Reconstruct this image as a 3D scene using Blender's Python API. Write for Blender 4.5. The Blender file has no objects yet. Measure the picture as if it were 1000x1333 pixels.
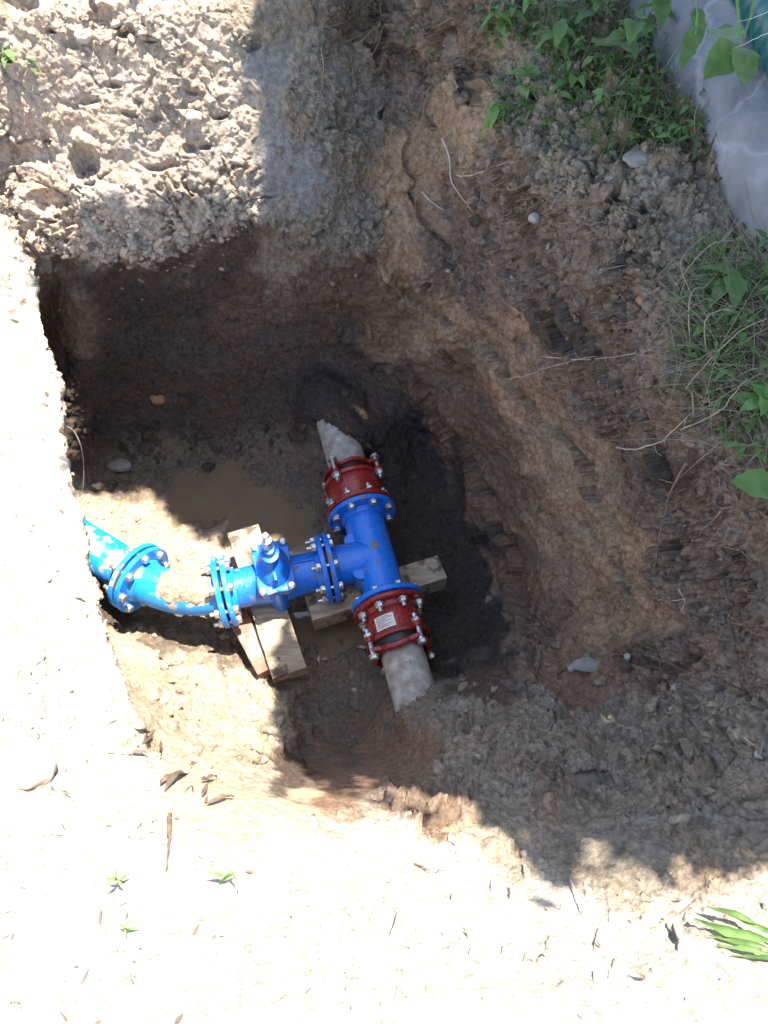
import bpy, bmesh, math, random
import numpy as np
from mathutils import Vector, Matrix, geometry
random.seed(7); rng = np.random.default_rng(7)
SC = bpy.context.scene; COL = SC.collection
# ---------------------------------------------------------------- camera
CAMH = 1.5; PITCH = math.radians(58); F = 1030.0
cd = bpy.data.cameras.new('camera'); cam = bpy.data.objects.new('camera', cd); COL.objects.link(cam)
cam.location = (0, 0, CAMH); cam.rotation_euler = (math.radians(90) - PITCH, 0, 0)
cd.sensor_fit = 'VERTICAL'; cd.sensor_height = 36; cd.lens = 36 * F / 1333.0
cd.clip_start = .02; cd.clip_end = 500
SC.camera = cam
# ---------------------------------------------------------------- light
SUN = Vector((.20, .15, 1)).normalized()           # towards the sun
w = bpy.data.worlds.new('World'); SC.world = w; w.use_nodes = True
nt = w.node_tree; bg = nt.nodes['Background']; sk = nt.nodes.new('ShaderNodeTexSky')
sk.sky_type = 'NISHITA'; sk.sun_disc = False
sk.sun_elevation = math.asin(SUN.z); sk.sun_rotation = math.atan2(SUN.x, SUN.y)
nt.links.new(sk.outputs[0], bg.inputs[0]); bg.inputs[1].default_value = .15
sd = bpy.data.lights.new('sun', 'SUN'); so = bpy.data.objects.new('sun', sd); COL.objects.link(so)
sd.energy = 5.0; sd.angle = math.radians(.5); sd.color = (1, .95, .87)
so.rotation_euler = (-SUN).to_track_quat('-Z', 'Y').to_euler(); so.location = (2, 3, 8)
SC.view_settings.view_transform = 'Standard'; SC.view_settings.look = 'None'
SC.view_settings.exposure = 1.9; SC.view_settings.gamma = 1; SC.view_settings.use_curve_mapping = False

# ---------------------------------------------------------------- helpers
cP, sP = math.cos(PITCH), math.sin(PITCH)
def P(px, py, z):
    k = (666.5 - py) / F
    d = Vector(((px - 500) / F, cP + k * sP, -sP + k * cP))
    return Vector((0, 0, CAMH)) + d * ((z - CAMH) / d.z)
def PY(px, py, y):                                   # where the ray reaches the plane y
    k = (666.5 - py) / F
    d = Vector(((px - 500) / F, cP + k * sP, -sP + k * cP))
    return Vector((0, 0, CAMH)) + d * (y / d.y)
def tag(o, label=None, cat=None, group=None, kind=None):
    for k, v in (('label', label), ('category', cat), ('group', group), ('kind', kind)):
        if v: o[k] = v
    return o
def empty(name, loc, label=None, cat=None, group=None):
    o = bpy.data.objects.new(name, None); COL.objects.link(o); o.location = loc; o.empty_display_size = .05
    bpy.context.view_layer.update() if False else None
    return tag(o, label, cat, group)
def link(name, me, m=None, parent=None):
    o = bpy.data.objects.new(name, me); COL.objects.link(o)
    if m and not me.materials: me.materials.append(m)
    if parent is not None:
        o.parent = parent
        o.matrix_parent_inverse = Matrix.Translation(-world_loc(parent))
    return o
def world_loc(o):
    v = Vector(o.location)
    if o.parent is not None and o.type == 'EMPTY': v = v
    return v
def mesh(name, verts, faces, smooth=True):
    me = bpy.data.meshes.new(name); me.from_pydata([tuple(v) for v in verts], [], faces); me.update()
    if smooth: me.polygons.foreach_set('use_smooth', [True] * len(me.polygons))
    return me
class MB:
    """collects world-space pieces of ONE mesh"""
    def __init__(s): s.v = []; s.f = []
    def add(s, v, f):
        o = len(s.v); s.v += [Vector(a) for a in v]; s.f += [tuple(i + o for i in q) for q in f]; return s
    def rev(s, prof, o, ax, n=40, up=None, sx=1, sy=1):   # profile [(s along axis, radius)]
        ax = Vector(ax).normalized(); up = Vector(up or (0, 0, 1)); a = ax.cross(up)
        if a.length < 1e-4: a = ax.cross(Vector((1, 0, 0)))
        a.normalize(); b = a.cross(ax).normalized(); v = []; f = []
        for (d, r) in prof:
            for i in range(n):
                t = 2 * math.pi * i / n
                v.append(Vector(o) + ax * d + a * (math.cos(t) * r * sx) + b * (math.sin(t) * r * sy))
        for j in range(len(prof) - 1):
            for i in range(n):
                k = (i + 1) % n
                f.append((j * n + i, j * n + k, (j + 1) * n + k, (j + 1) * n + i))
        f.append(tuple(range(n - 1, -1, -1))); f.append(tuple((len(prof) - 1) * n + i for i in range(n)))
        return s.add(v, f)
    def tube(s, pts, rad, n=10, cap=True):
        pts = [Vector(p) for p in pts]; m = len(pts); v = []; f = []
        rad = rad if isinstance(rad, (list, tuple)) else [rad] * m
        ref = None
        for i, p in enumerate(pts):
            t = (pts[min(i + 1, m - 1)] - pts[max(i - 1, 0)]).normalized()
            if ref is None:
                ref = Vector((0, 0, 1)) if abs(t.z) < .9 else Vector((1, 0, 0))
            a = t.cross(ref).normalized(); b = a.cross(t).normalized(); ref = b
            for k in range(n):
                q = 2 * math.pi * k / n
                v.append(p + (a * math.cos(q) + b * math.sin(q)) * rad[i])
        for j in range(m - 1):
            for i in range(n):
                k = (i + 1) % n; f.append((j * n + i, j * n + k, (j + 1) * n + k, (j + 1) * n + i))
        if cap: f.append(tuple(range(n - 1, -1, -1))); f.append(tuple((m - 1) * n + i for i in range(n)))
        return s.add(v, f)
    def box(s, o, ex, ey, ez):                        # half-extent vectors
        o = Vector(o); v = []
        for i in (-1, 1):
            for j in (-1, 1):
                for k in (-1, 1): v.append(o + Vector(ex) * i + Vector(ey) * j + Vector(ez) * k)
        return s.add(v, [(0, 1, 3, 2), (4, 6, 7, 5), (0, 4, 5, 1), (2, 3, 7, 6), (0, 2, 6, 4), (1, 5, 7, 3)])
    def build(s, name, m, parent=None, smooth=True, bevel=0, auto=35):
        me = mesh(name, s.v, s.f, smooth)
        bm = bmesh.new(); bm.from_mesh(me); bmesh.ops.recalc_face_normals(bm, faces=bm.faces)
        if bevel:
            ed = [e for e in bm.edges if len(e.link_faces) == 2 and e.calc_face_angle(0) > math.radians(35)]
            bmesh.ops.bevel(bm, geom=ed, offset=bevel, segments=2, affect='EDGES', profile=.6)
        if smooth:
            for e in bm.edges:
                e.smooth = not (len(e.link_faces) == 2 and e.calc_face_angle(0) > math.radians(auto))
        bm.to_mesh(me); bm.free(); me.materials.append(m)
        return link(name, me, None, parent)

# noise -------------------------------------------------------------
def _hash(i, j, k, s):
    h = (i.astype(np.int64) * 374761393 + j.astype(np.int64) * 668265263 + k.astype(np.int64) * 2147483647 + s * 974634777) & 0xffffffff
    h = ((h ^ (h >> 13)) * 1274126177) & 0xffffffff
    h = ((h ^ (h >> 16)) * 2246822519) & 0xffffffff
    return ((h ^ (h >> 15)) & 0xffffff).astype(np.float32) / float(0xffffff)
def vnoise(p, s=0):
    i = np.floor(p); f = (p - i).astype(np.float32); i = i.astype(np.int64); u = f * f * f * (f * (f * 6 - 15) + 10)
    r = 0
    for a in (0, 1):
        wa = u[:, 0] if a else 1 - u[:, 0]
        for b in (0, 1):
            wb = u[:, 1] if b else 1 - u[:, 1]
            for c in (0, 1):
                wc = u[:, 2] if c else 1 - u[:, 2]
                r = r + _hash(i[:, 0] + a, i[:, 1] + b, i[:, 2] + c, s) * wa * wb * wc
    return r * 2 - 1
ROT = np.array([[.36, .48, -.8], [-.8, .6, 0], [.48, .64, .6]])
def fbm(p, sc, oc=3, s=0, billow=False):
    r = 0; a = 1.0; q = (p @ ROT) / sc; t = 0
    for o in range(oc):
        n = vnoise(q, s + o * 17)
        r = r + a * (np.abs(n) * 2 - .6 if billow else n); t += a; a *= .5; q = (q @ ROT) * 2.03 + 7.1
    return r / t
def worley(p, sc, s=0):
    q = p / sc; i = np.floor(q).astype(np.int64); f = (q - i)
    d1 = np.full(len(p), 9., np.float32); d2 = d1.copy(); hid = np.zeros(len(p), np.float32)
    for a in (-1, 0, 1):
        for b in (-1, 0, 1):
            for c in (-1, 0, 1):
                ci, cj, ck = i[:, 0] + a, i[:, 1] + b, i[:, 2] + c
                h = _hash(ci, cj, ck, s)
                dx = a + h - f[:, 0]; dy = b + _hash(ci, cj, ck, s + 1) - f[:, 1]; dz = c + _hash(ci, cj, ck, s + 2) - f[:, 2]
                d = (dx * dx + dy * dy + dz * dz).astype(np.float32)
                m = d < d1; d2 = np.where(m, d1, np.minimum(d2, d)); hid = np.where(m, h, hid); d1 = np.where(m, d, d1)
    return np.sqrt(d1), np.sqrt(d2), hid

# ---------------------------------------------------------------- materials
def mat(name, col, rough=.6, metal=0, spec=.5):
    m = bpy.data.materials.new(name); m.use_nodes = True; b = m.node_tree.nodes['Principled BSDF']
    b.inputs['Base Color'].default_value = (*col, 1); b.inputs['Roughness'].default_value = rough
    b.inputs['Metallic'].default_value = metal; b.inputs['Specular IOR Level'].default_value = spec
    return m
def noisy(name, c1, c2, scale=20, rough=(.5, .8), metal=0, bump=.0, detail=5, lo=.35, hi=.65, dirt=None, stretch=None):
    m = mat(name, c1, rough[0], metal); t = m.node_tree; n = t.nodes; L = t.links; b = n['Principled BSDF']
    tc = n.new('ShaderNodeTexCoord'); src = tc.outputs['Object']
    if stretch:
        mp = n.new('ShaderNodeMapping'); mp.inputs['Scale'].default_value = stretch[1]; mp.inputs['Rotation'].default_value = stretch[0]
        L.new(src, mp.inputs[0]); src = mp.outputs[0]
    nz = n.new('ShaderNodeTexNoise'); nz.inputs['Scale'].default_value = scale; nz.inputs['Detail'].default_value = detail
    L.new(src, nz.inputs['Vector'])
    rp = n.new('ShaderNodeValToRGB'); rp.color_ramp.elements[0].position = lo; rp.color_ramp.elements[1].position = hi
    rp.color_ramp.elements[0].color = (*c1, 1); rp.color_ramp.elements[1].color = (*c2, 1)
    L.new(nz.outputs[0], rp.inputs[0]); out = rp.outputs[0]
    mr = n.new('ShaderNodeMapRange'); mr.inputs[1].default_value = lo; mr.inputs[2].default_value = hi
    mr.inputs[3].default_value = rough[0]; mr.inputs[4].default_value = rough[1]; L.new(nz.outputs[0], mr.inputs[0]); ro = mr.outputs[0]
    if dirt:
        col, sc, th = dirt
        n2 = n.new('ShaderNodeTexNoise'); n2.inputs['Scale'].default_value = sc; n2.inputs['Detail'].default_value = 7; n2.inputs['Roughness'].default_value = .65
        L.new(tc.outputs['Object'], n2.inputs['Vector'])
        r2 = n.new('ShaderNodeMapRange'); r2.inputs[1].default_value = th; r2.inputs[2].default_value = th + .05; L.new(n2.outputs[0], r2.inputs[0])
        mx = n.new('ShaderNodeMix'); mx.data_type = 'RGBA'; L.new(r2.outputs[0], mx.inputs[0]); L.new(out, mx.inputs[6]); mx.inputs[7].default_value = (*col, 1); out = mx.outputs[2]
        m3 = n.new('ShaderNodeMix'); L.new(r2.outputs[0], m3.inputs[0]); L.new(ro, m3.inputs[2]); m3.inputs[3].default_value = .9; ro = m3.outputs[0]
    L.new(out, b.inputs['Base Color']); L.new(ro, b.inputs['Roughness'])
    if bump:
        bp = n.new('ShaderNodeBump'); bp.inputs['Strength'].default_value = 1; bp.inputs['Distance'].default_value = bump
        L.new(nz.outputs[0], bp.inputs['Height']); L.new(bp.outputs[0], b.inputs['Normal'])
    return m
def soil_mat():
    m = mat('soil', (.3, .2, .1), .9); t = m.node_tree; n = t.nodes; L = t.links; b = n['Principled BSDF']
    at = n.new('ShaderNodeAttribute'); at.attribute_name = 'soil_colour'
    wt = n.new('ShaderNodeAttribute'); wt.attribute_name = 'wetness'
    tc = n.new('ShaderNodeTexCoord')
    nz = n.new('ShaderNodeTexNoise'); nz.inputs['Scale'].default_value = 55; nz.inputs['Detail'].default_value = 9; nz.inputs['Roughness'].default_value = .68
    L.new(tc.outputs['Object'], nz.inputs['Vector'])
    mr = n.new('ShaderNodeMapRange'); mr.inputs[1].default_value = .3; mr.inputs[2].default_value = .7; mr.inputs[3].default_value = .5; mr.inputs[4].default_value = 1.5
    L.new(nz.outputs[0], mr.inputs[0])
    mu = n.new('ShaderNodeVectorMath'); mu.operation = 'SCALE'; L.new(at.outputs['Color'], mu.inputs[0]); L.new(mr.outputs[0], mu.inputs['Scale'])
    # small pale grains
    vo = n.new('ShaderNodeTexVoronoi'); vo.inputs['Scale'].default_value = 42; vo.inputs['Randomness'].default_value = 1; L.new(tc.outputs['Object'], vo.inputs['Vector'])
    g = n.new('ShaderNodeMath'); g.operation = 'LESS_THAN'; g.inputs[1].default_value = .12; L.new(vo.outputs['Distance'], g.inputs[0])
    sp = n.new('ShaderNodeSeparateColor'); L.new(vo.outputs['Color'], sp.inputs[0])
    g2 = n.new('ShaderNodeMath'); g2.operation = 'GREATER_THAN'; g2.inputs[1].default_value = .9; L.new(sp.outputs[0], g2.inputs[0])
    g3 = n.new('ShaderNodeMath'); g3.operation = 'MULTIPLY'; L.new(g.outputs[0], g3.inputs[0]); L.new(g2.outputs[0], g3.inputs[1])
    mx = n.new('ShaderNodeMix'); mx.data_type = 'RGBA'; L.new(g3.outputs[0], mx.inputs[0]); L.new(mu.outputs[0], mx.inputs[6]); mx.inputs[7].default_value = (.30, .25, .2, 1)
    L.new(mx.outputs[2], b.inputs['Base Color'])
    ws = n.new('ShaderNodeMapRange'); ws.inputs[1].default_value = 0; ws.inputs[2].default_value = 1; ws.inputs[3].default_value = .95; ws.inputs[4].default_value = .12
    L.new(wt.outputs['Fac'], ws.inputs[0]); L.new(ws.outputs[0], b.inputs['Roughness'])
    s2 = n.new('ShaderNodeMapRange'); s2.inputs[3].default_value = .15; s2.inputs[4].default_value = .7; L.new(wt.outputs['Fac'], s2.inputs[0]); L.new(s2.outputs[0], b.inputs['Specular IOR Level'])
    bp = n.new('ShaderNodeBump'); bp.inputs['Strength'].default_value = 1; bp.inputs['Distance'].default_value = .011
    n2 = n.new('ShaderNodeTexNoise'); n2.inputs['Scale'].default_value = 130; n2.inputs['Detail'].default_value = 6; n2.inputs['Roughness'].default_value = .7; L.new(tc.outputs['Object'], n2.inputs['Vector'])
    L.new(n2.outputs[0], bp.inputs['Height']); L.new(bp.outputs[0], b.inputs['Normal'])
    return m
SOIL = soil_mat()
BLUE = noisy('blue_epoxy', (.008, .13, .56), (.014, .17, .64), 90, (.26, .42), bump=.0012, dirt=((.2, .15, .11), 17, .59))
BLUESUNMUD = noisy('blue_epoxy_sunlit_muddy', (.01, .21, .66), (.02, .26, .72), 14, (.28, .45), dirt=((.38, .3, .22), 7, .56))  # lighter copy of BLUE: sunshine put into the base colour, mud over it
RED = noisy('red_epoxy', (.20, .012, .010), (.27, .025, .018), 80, (.24, .42), bump=.0012, dirt=((.16, .1, .08), 18, .64))
ZINC = noisy('zinc_steel', (.62, .62, .6), (.42, .4, .37), 60, (.28, .5), metal=.85)
RUBBER = mat('black_rubber', (.012, .012, .013), .45)
OLDPIPE = noisy('old_cement_pipe', (.40, .37, .33), (.24, .20, .16), 28, (.7, .95), bump=.004, dirt=((.16, .11, .07), 12, .6))
WOOD = noisy('pale_timber', (.36, .28, .19), (.24, .18, .12), 9, (.7, .9), bump=.004, dirt=((.10, .072, .05), 8, .55), stretch=((0, 0, .3), (1, 7, 7)))
WOODRED = noisy('reddish_timber', (.28, .10, .07), (.22, .13, .09), 9, (.7, .9), bump=.002, dirt=((.33, .24, .17), 7, .52))
CONC = noisy('grey_concrete', (.09, .092, .098), (.24, .24, .245), 5, (.8, .95), bump=.05, detail=14, lo=.36, hi=.64)
def veins(m):
    t = m.node_tree; n = t.nodes; L = t.links; b = n['Principled BSDF']; src = b.inputs['Base Color'].links[0].from_socket
    tc = n.new('ShaderNodeTexCoord'); nz = n.new('ShaderNodeTexNoise'); nz.inputs['Scale'].default_value = 6; nz.inputs['Detail'].default_value = 6; L.new(tc.outputs['Object'], nz.inputs['Vector'])
    vm = n.new('ShaderNodeMix'); vm.data_type = 'VECTOR'; vm.inputs[0].default_value = .16; L.new(tc.outputs['Object'], vm.inputs[4]); L.new(nz.outputs[1], vm.inputs[5])
    vo = n.new('ShaderNodeTexVoronoi'); vo.feature = 'DISTANCE_TO_EDGE'; vo.inputs['Scale'].default_value = 4.2; L.new(vm.outputs[1], vo.inputs['Vector'])
    mr = n.new('ShaderNodeMapRange'); mr.inputs[1].default_value = .0; mr.inputs[2].default_value = .035; mr.inputs[3].default_value = .5; mr.inputs[4].default_value = 0; L.new(vo.outputs[0], mr.inputs[0])
    mu = n.new('ShaderNodeMath'); mu.operation = 'MULTIPLY'; L.new(mr.outputs[0], mu.inputs[0]); L.new(nz.outputs[0], mu.inputs[1])
    mx = n.new('ShaderNodeMix'); mx.data_type = 'RGBA'; L.new(mu.outputs[0], mx.inputs[0]); L.new(src, mx.inputs[6]); mx.inputs[7].default_value = (.42, .42, .43, 1); L.new(mx.outputs[2], b.inputs['Base Color'])
veins(CONC)
STONE = noisy('pale_stone', (.45, .38, .31), (.33, .27, .22), 30, (.7, .9), bump=.003)
STONED = noisy('grey_stone', (.20, .18, .16), (.27, .24, .21), 30, (.7, .9), bump=.003)
ORST = noisy('orange_stone', (.42, .2, .1), (.34, .17, .09), 30, (.6, .9))
WHITE = noisy('white_stone', (.36, .32, .27), (.26, .22, .18), 30, (.5, .8))
ROOT = noisy('root_bark', (.30, .2, .13), (.2, .13, .085), 40, (.7, .9))
ROOTP = noisy('pale_root', (.5, .42, .32), (.38, .3, .22), 40, (.7, .9))
STRAW = noisy('dry_straw', (.33, .25, .14), (.24, .19, .12), 30, (.7, .9))
DEADLEAF = noisy('dead_leaf', (.09, .055, .038), (.15, .1, .07), 40, (.7, .9))
def leafmat(name, c1, c2, tr=.35):
    m = noisy(name, c1, c2, 30, (.45, .7)); t = m.node_tree; n = t.nodes; L = t.links; b = n['Principled BSDF']
    tl = n.new('ShaderNodeBsdfTranslucent'); tl.inputs[0].default_value = (c2[0] * 1.3, c2[1] * 1.5, c2[2], 1)
    ms = n.new('ShaderNodeMixShader'); ms.inputs[0].default_value = tr; o = n['Material Output']
    L.new(b.outputs[0], ms.inputs[1]); L.new(tl.outputs[0], ms.inputs[2]); L.new(ms.outputs[0], o.inputs[0]); return m
LEAF = leafmat('green_leaf', (.06, .12, .03), (.12, .19, .05), .3)
LEAFL = leafmat('light_green_leaf', (.10, .2, .045), (.16, .27, .08))
GRASS = leafmat('grass_blade', (.07, .12, .035), (.16, .2, .07))
CROWN = leafmat('tree_leaf', (.07, .12, .04), (.1, .16, .06), .4)

# ---------------------------------------------------------------- terrain (surveyed points)
def sm(a, b, x):
    t = min(1, max(0, (x - a) / (b - a))); return t * t * (3 - 2 * t)
def gap(v): return -110 * sm(300, 420, v) * (1 - sm(850, 945, v))      # room for the hidden wall under the left lip
LIP = [(0, 252, -.36), (20, 290, -.43), (42, 330, -.5), (58, 420, -.52), (75, 500, -.55), (90, 590, -.57), (105, 665, -.58),
       (118, 740, -.58), (133, 800, -.58), (150, 850, -.57), (166, 885, -.55), (186, 945, -.5)]
def lipx(v):
    for a, b in zip(LIP, LIP[1:]):
        if a[1] <= v <= b[1]: return a[0] + (b[0] - a[0]) * (v - a[1]) / (b[1] - a[1])
    return None
CP = []                                              # (u, v, world)
def cp(px, py, z, du=0): CP.append((px + du, py, P(px, py, z)))
def cw(px, py, y): CP.append((px, py, PY(px, py, y)))
for a, b in zip(LIP, LIP[1:]):
    n = 4
    for i in range(n + (b is LIP[-1])):
        t = i / n; x, y, z = (a[j] + (b[j] - a[j]) * t for j in range(3)); g = gap(y)
        cp(x, y, z, g)
        if -g > 25:
            p = P(x, y, z); s = -g / 110
            CP.append((x + g * .78, y, p + Vector((-.05 * s, .06 * s, -.09))))
            CP.append((x + g * .45, y, p + Vector((-.30 * s, .25 * s, -.40 * s))))
            CP.append((x + g * .15, y, p + Vector((-.50 * s, .48 * s, -.85 * s))))
# left bank
for q in [(-150, 300, -.2), (-60, 420, -.42), (0, 420, -.5), (0, 560, -.5), (-150, 600, -.25), (50, 650, -.53), (0, 720, -.43), (60, 800, -.5), (-150, 850, -.1),
          (0, 860, -.36), (100, 900, -.48), (60, 960, -.40), (130, 965, -.46), (0, 1020, -.28), (120, 1050, -.35), (-150, 1050, 0), (0, 1150, -.18), (120, 1180, -.2),
          (0, 1333, -.05), (-150, 1333, .05), (150, 1333, -.02)]:
    cp(*q, du=gap(q[1]))
# upper slope
for q in [(0, 0, .22), (150, 0, .22), (300, 0, .22), (420, 0, .2), (495, 0, .06), (0, 100, .02), (150, 100, .02), (300, 100, .02), (420, 110, .0), (497, 120, -.12),
          (40, 200, -.22), (110, 200, -.2), (200, 200, -.2), (300, 200, -.2), (420, 220, -.22), (497, 220, -.32),
          (60, 290, -.40), (130, 290, -.38), (200, 280, -.36), (260, 270, -.34), (330, 250, -.32), (420, 290, -.40),
          (60, 322, -.48), (130, 330, -.47), (180, 338, -.48), (210, 325, -.45), (260, 308, -.42), (320, 282, -.39), (360, 300, -.43),
          (-60, 180, -.15), (-150, 100, .1), (-150, 0, .26), (-150, -120, .28), (0, -120, .27), (250, -120, .27), (450, -110, .26)]: cp(*q)
# far wall
for x in (150, 200, 250, 300, 350, 395, 450):
    r = {150: 350, 200: 358, 250: 330, 300: 312, 350: 318, 395: 335, 450: 350}[x]
    cw(x, r, 2.47); cw(x, (r + 480) / 2, 2.50)
    cw(x, 480, 2.46)
    if x < 390: cw(x, 540, 2.40)
for q in [(75, 345, -.62), (72, 400, -.85), (100, 360, -.66)]: cp(*q)
cw(96, 390, 2.30); cw(120, 430, 2.36); cw(135, 500, 2.38); cw(104, 470, 2.31); cw(100, 530, 2.27); cw(120, 520, 2.33)
# pit floor
for q in [(110, 590, -1.5), (150, 585, -1.53), (200, 585, -1.53), (260, 582, -1.55), (320, 582, -1.55), (380, 580, -1.5), (418, 543, -1.19), (440, 530, -1.10), (400, 560, -1.4), (472, 566, -1.15),
          (496, 588, -1.36), (400, 600, -1.58), (112, 650, -1.52), (150, 655, -1.52), (190, 648, -1.57), (200, 620, -1.6), (240, 625, -1.62), (300, 630, -1.615), (350, 640, -1.62), (390, 670, -1.62),
          (400, 700, -1.62), (230, 670, -1.62), (300, 680, -1.60), (345, 685, -1.61), (150, 700, -1.5), (200, 690, -1.53), (250, 715, -1.52), (300, 730, -1.56), (120, 760, -1.6), (150, 800, -1.62),
          (240, 820, -1.62), (320, 830, -1.62), (300, 760, -1.6), (380, 760, -1.6), (440, 820, -1.6), (400, 900, -1.6), (450, 900, -1.61), (440, 960, -1.58), (480, 880, -1.6), (495, 915, -1.55),
          (440, 680, -1.58), (450, 620, -1.55), (550, 600, -1.55), (540, 660, -1.6), (600, 700, -1.63), (560, 780, -1.63), (620, 780, -1.62), (590, 850, -1.6), (640, 830, -1.57)]: cp(*q)
# near slope below the left/near rim
for q in [(150, 838, -1.45), (200, 845, -1.46), (260, 856, -1.5), (330, 868, -1.53), (345, 900, -1.45), (300, 900, -1.35), (240, 900, -1.22), (190, 890, -1.1), (215, 872, -1.3),
          (365, 940, -1.42), (320, 950, -1.15), (260, 950, -.95), (215, 950, -.72), (372, 1000, -1.2), (330, 995, -.85), (270, 995, -.62), (210, 1000, -.5),
          (400, 1000, -1.35), (440, 990, -1.4), (480, 970, -1.4), (510, 960, -1.35), (370, 1022, -.65), (430, 1018, -.75), (480, 1010, -.85), (530, 1000, -.95),
          (180, 1020, -.45), (280, 1030, -.45), (370, 1040, -.45), (430, 1040, -.5), (490, 1036, -.55), (540, 1025, -.6)]: cp(*q)
# near ground
for q in [(250, 1100, -.3), (400, 1100, -.3), (520, 1085, -.38), (300, 1200, -.15), (450, 1200, -.15), (600, 1180, -.25), (300, 1333, 0), (450, 1333, 0), (600, 1333, 0), (600, 1090, -.42),
          (700, 1120, -.38), (700, 1060, -.5), (800, 1150, -.28), (760, 1250, -.12), (900, 1180, -.22), (900, 1260, -.1), (1000, 1200, -.15), (800, 1333, 0), (1000, 1333, 0), (1150, 1200, -.05), (1150, 1333, .05)]: cp(*q)
# clay shelf on the right of the near side
for q in [(560, 905, -1.2), (605, 893, -1.16), (650, 872, -1.12), (685, 858, -1.05), (545, 930, -1.12), (522, 926, -1.12), (512, 940, -1.2), (545, 975, -.95), (600, 960, -.85), (600, 1030, -.62), (650, 920, -.98), (700, 905, -1.02), (735, 922, -1.02), (780, 915, -.95),
          (680, 980, -.72), (750, 1010, -.58), (760, 1030, -.62), (800, 1040, -.5), (820, 960, -.7), (870, 900, -.72), (900, 960, -.58), (900, 1060, -.4), (1000, 1000, -.4), (1000, 1090, -.28), (960, 900, -.5), (1050, 900, -.3), (1150, 1000, -.1), (1150, 850, .0)]: cp(*q)
# right wall
for q in [(495, 350, -.58), (498, 420, -.92), (512, 490, -1.22), (505, 540, -1.35), (545, 560, -1.5), (585, 600, -1.55), (612, 660, -1.6), (640, 720, -1.6), (662, 770, -1.58), (670, 815, -1.5),
          (530, 485, -1.15), (575, 540, -1.28), (612, 600, -1.34), (645, 670, -1.40), (672, 735, -1.42), (692, 800, -1.32), (705, 850, -1.15),
          (540, 400, -.88), (640, 465, -.85), (620, 540, -1.05), (680, 620, -1.1), (720, 545, -.8), (775, 600, -.74), (740, 700, -1.05), (800, 690, -.8), (760, 800, -1.05), (828, 790, -.85), (760, 870, -1.0), (840, 860, -.82),
          (560, 240, -.36), (530, 310, -.5), (640, 325, -.42), (600, 400, -.68), (720, 415, -.42), (680, 480, -.72), (800, 505, -.40), (860, 590, -.40), (900, 690, -.45), (940, 790, -.5), (880, 800, -.68),
          (560, 110, -.05), (610, 80, .1), (640, 150, .08), (690, 210, .06), (740, 260, .03), (790, 320, .0), (840, 395, -.02), (880, 490, -.03), (930, 590, -.08), (975, 670, -.12), (1010, 740, -.16), (1040, 830, -.2),
          (560, 0, .22), (640, 0, .32), (560, -120, .32), (720, 100, .2), (700, -100, .34), (800, 180, .16), (870, 260, .12), (800, 0, .3), (950, 100, .25), (940, 330, .08), (1000, 250, .15), (960, 450, .05), (1050, 400, .15), (1050, 600, .05), (1150, 200, .25), (1150, 500, .2), (1000, -100, .3), (1150, -100, .3), (1150, 700, .15)]: cp(*q)
# outer ring, then the land far beyond
for (u, v, x, y, z) in [(-400, -300, -4.5, 6, .4), (100, -300, -2, 6.5, .4), (600, -300, .6, 6.5, .4), (1100, -300, 3, 6, .4), (1400, -300, 4.5, 6, .4), (1400, 300, 3.6, 2.4, .3), (1400, 800, 2.6, .8, .2), (1400, 1300, 2, -.2, .1), (1400, 1700, 2, -1.6, .05),
                        (800, 1700, .7, -1.4, .05), (300, 1700, -.4, -1.4, .05), (-400, 1700, -2, -1.6, .1), (-400, 1300, -2.2, -.2, .15), (-400, 800, -2.5, .8, .1), (-400, 300, -3.4, 2.6, .3),
                        (-1500, -1400, -70, 80, 2), (500, -1400, 0, 90, 2), (2500, -1400, 70, 80, 2), (2500, 800, 80, 5, 1), (2500, 2800, 70, -60, 0), (500, 2800, 0, -70, 0), (-1500, 2800, -70, -60, 0), (-1500, 800, -80, 5, 1)]:
    CP.append((u, v, Vector((x, y, z))))
pts2 = [Vector((a, b)) for a, b, _ in CP]
ov, oe, of, orig, _, _ = geometry.delaunay_2d_cdt(pts2, [], [], 0, 1e-4)
ovu = np.array([[p.x, p.y] for p in ov]); ovw = np.array([list(CP[o[0]][2]) for o in orig])
ST = 1.48
def axis(lo, hi, a, b):
    mid = np.arange(lo, hi + .1, ST); g = []; x = lo; s = ST
    while x > a: s = min(s * (1.045 if s < 12 else 1.2), 160); x -= s; g.append(max(x, a))
    h = []; x = hi; s = ST
    while x < b: s = min(s * (1.045 if s < 12 else 1.2), 160); x += s; h.append(min(x, b))
    return np.array(g[::-1] + list(mid) + h)
U = axis(-60, 1030, -1499, 2499); V = axis(-40, 1360, -1399, 2799); NU, NV = len(U), len(V)
base = np.zeros((NV, NU, 3)); base[:] = np.nan
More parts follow.
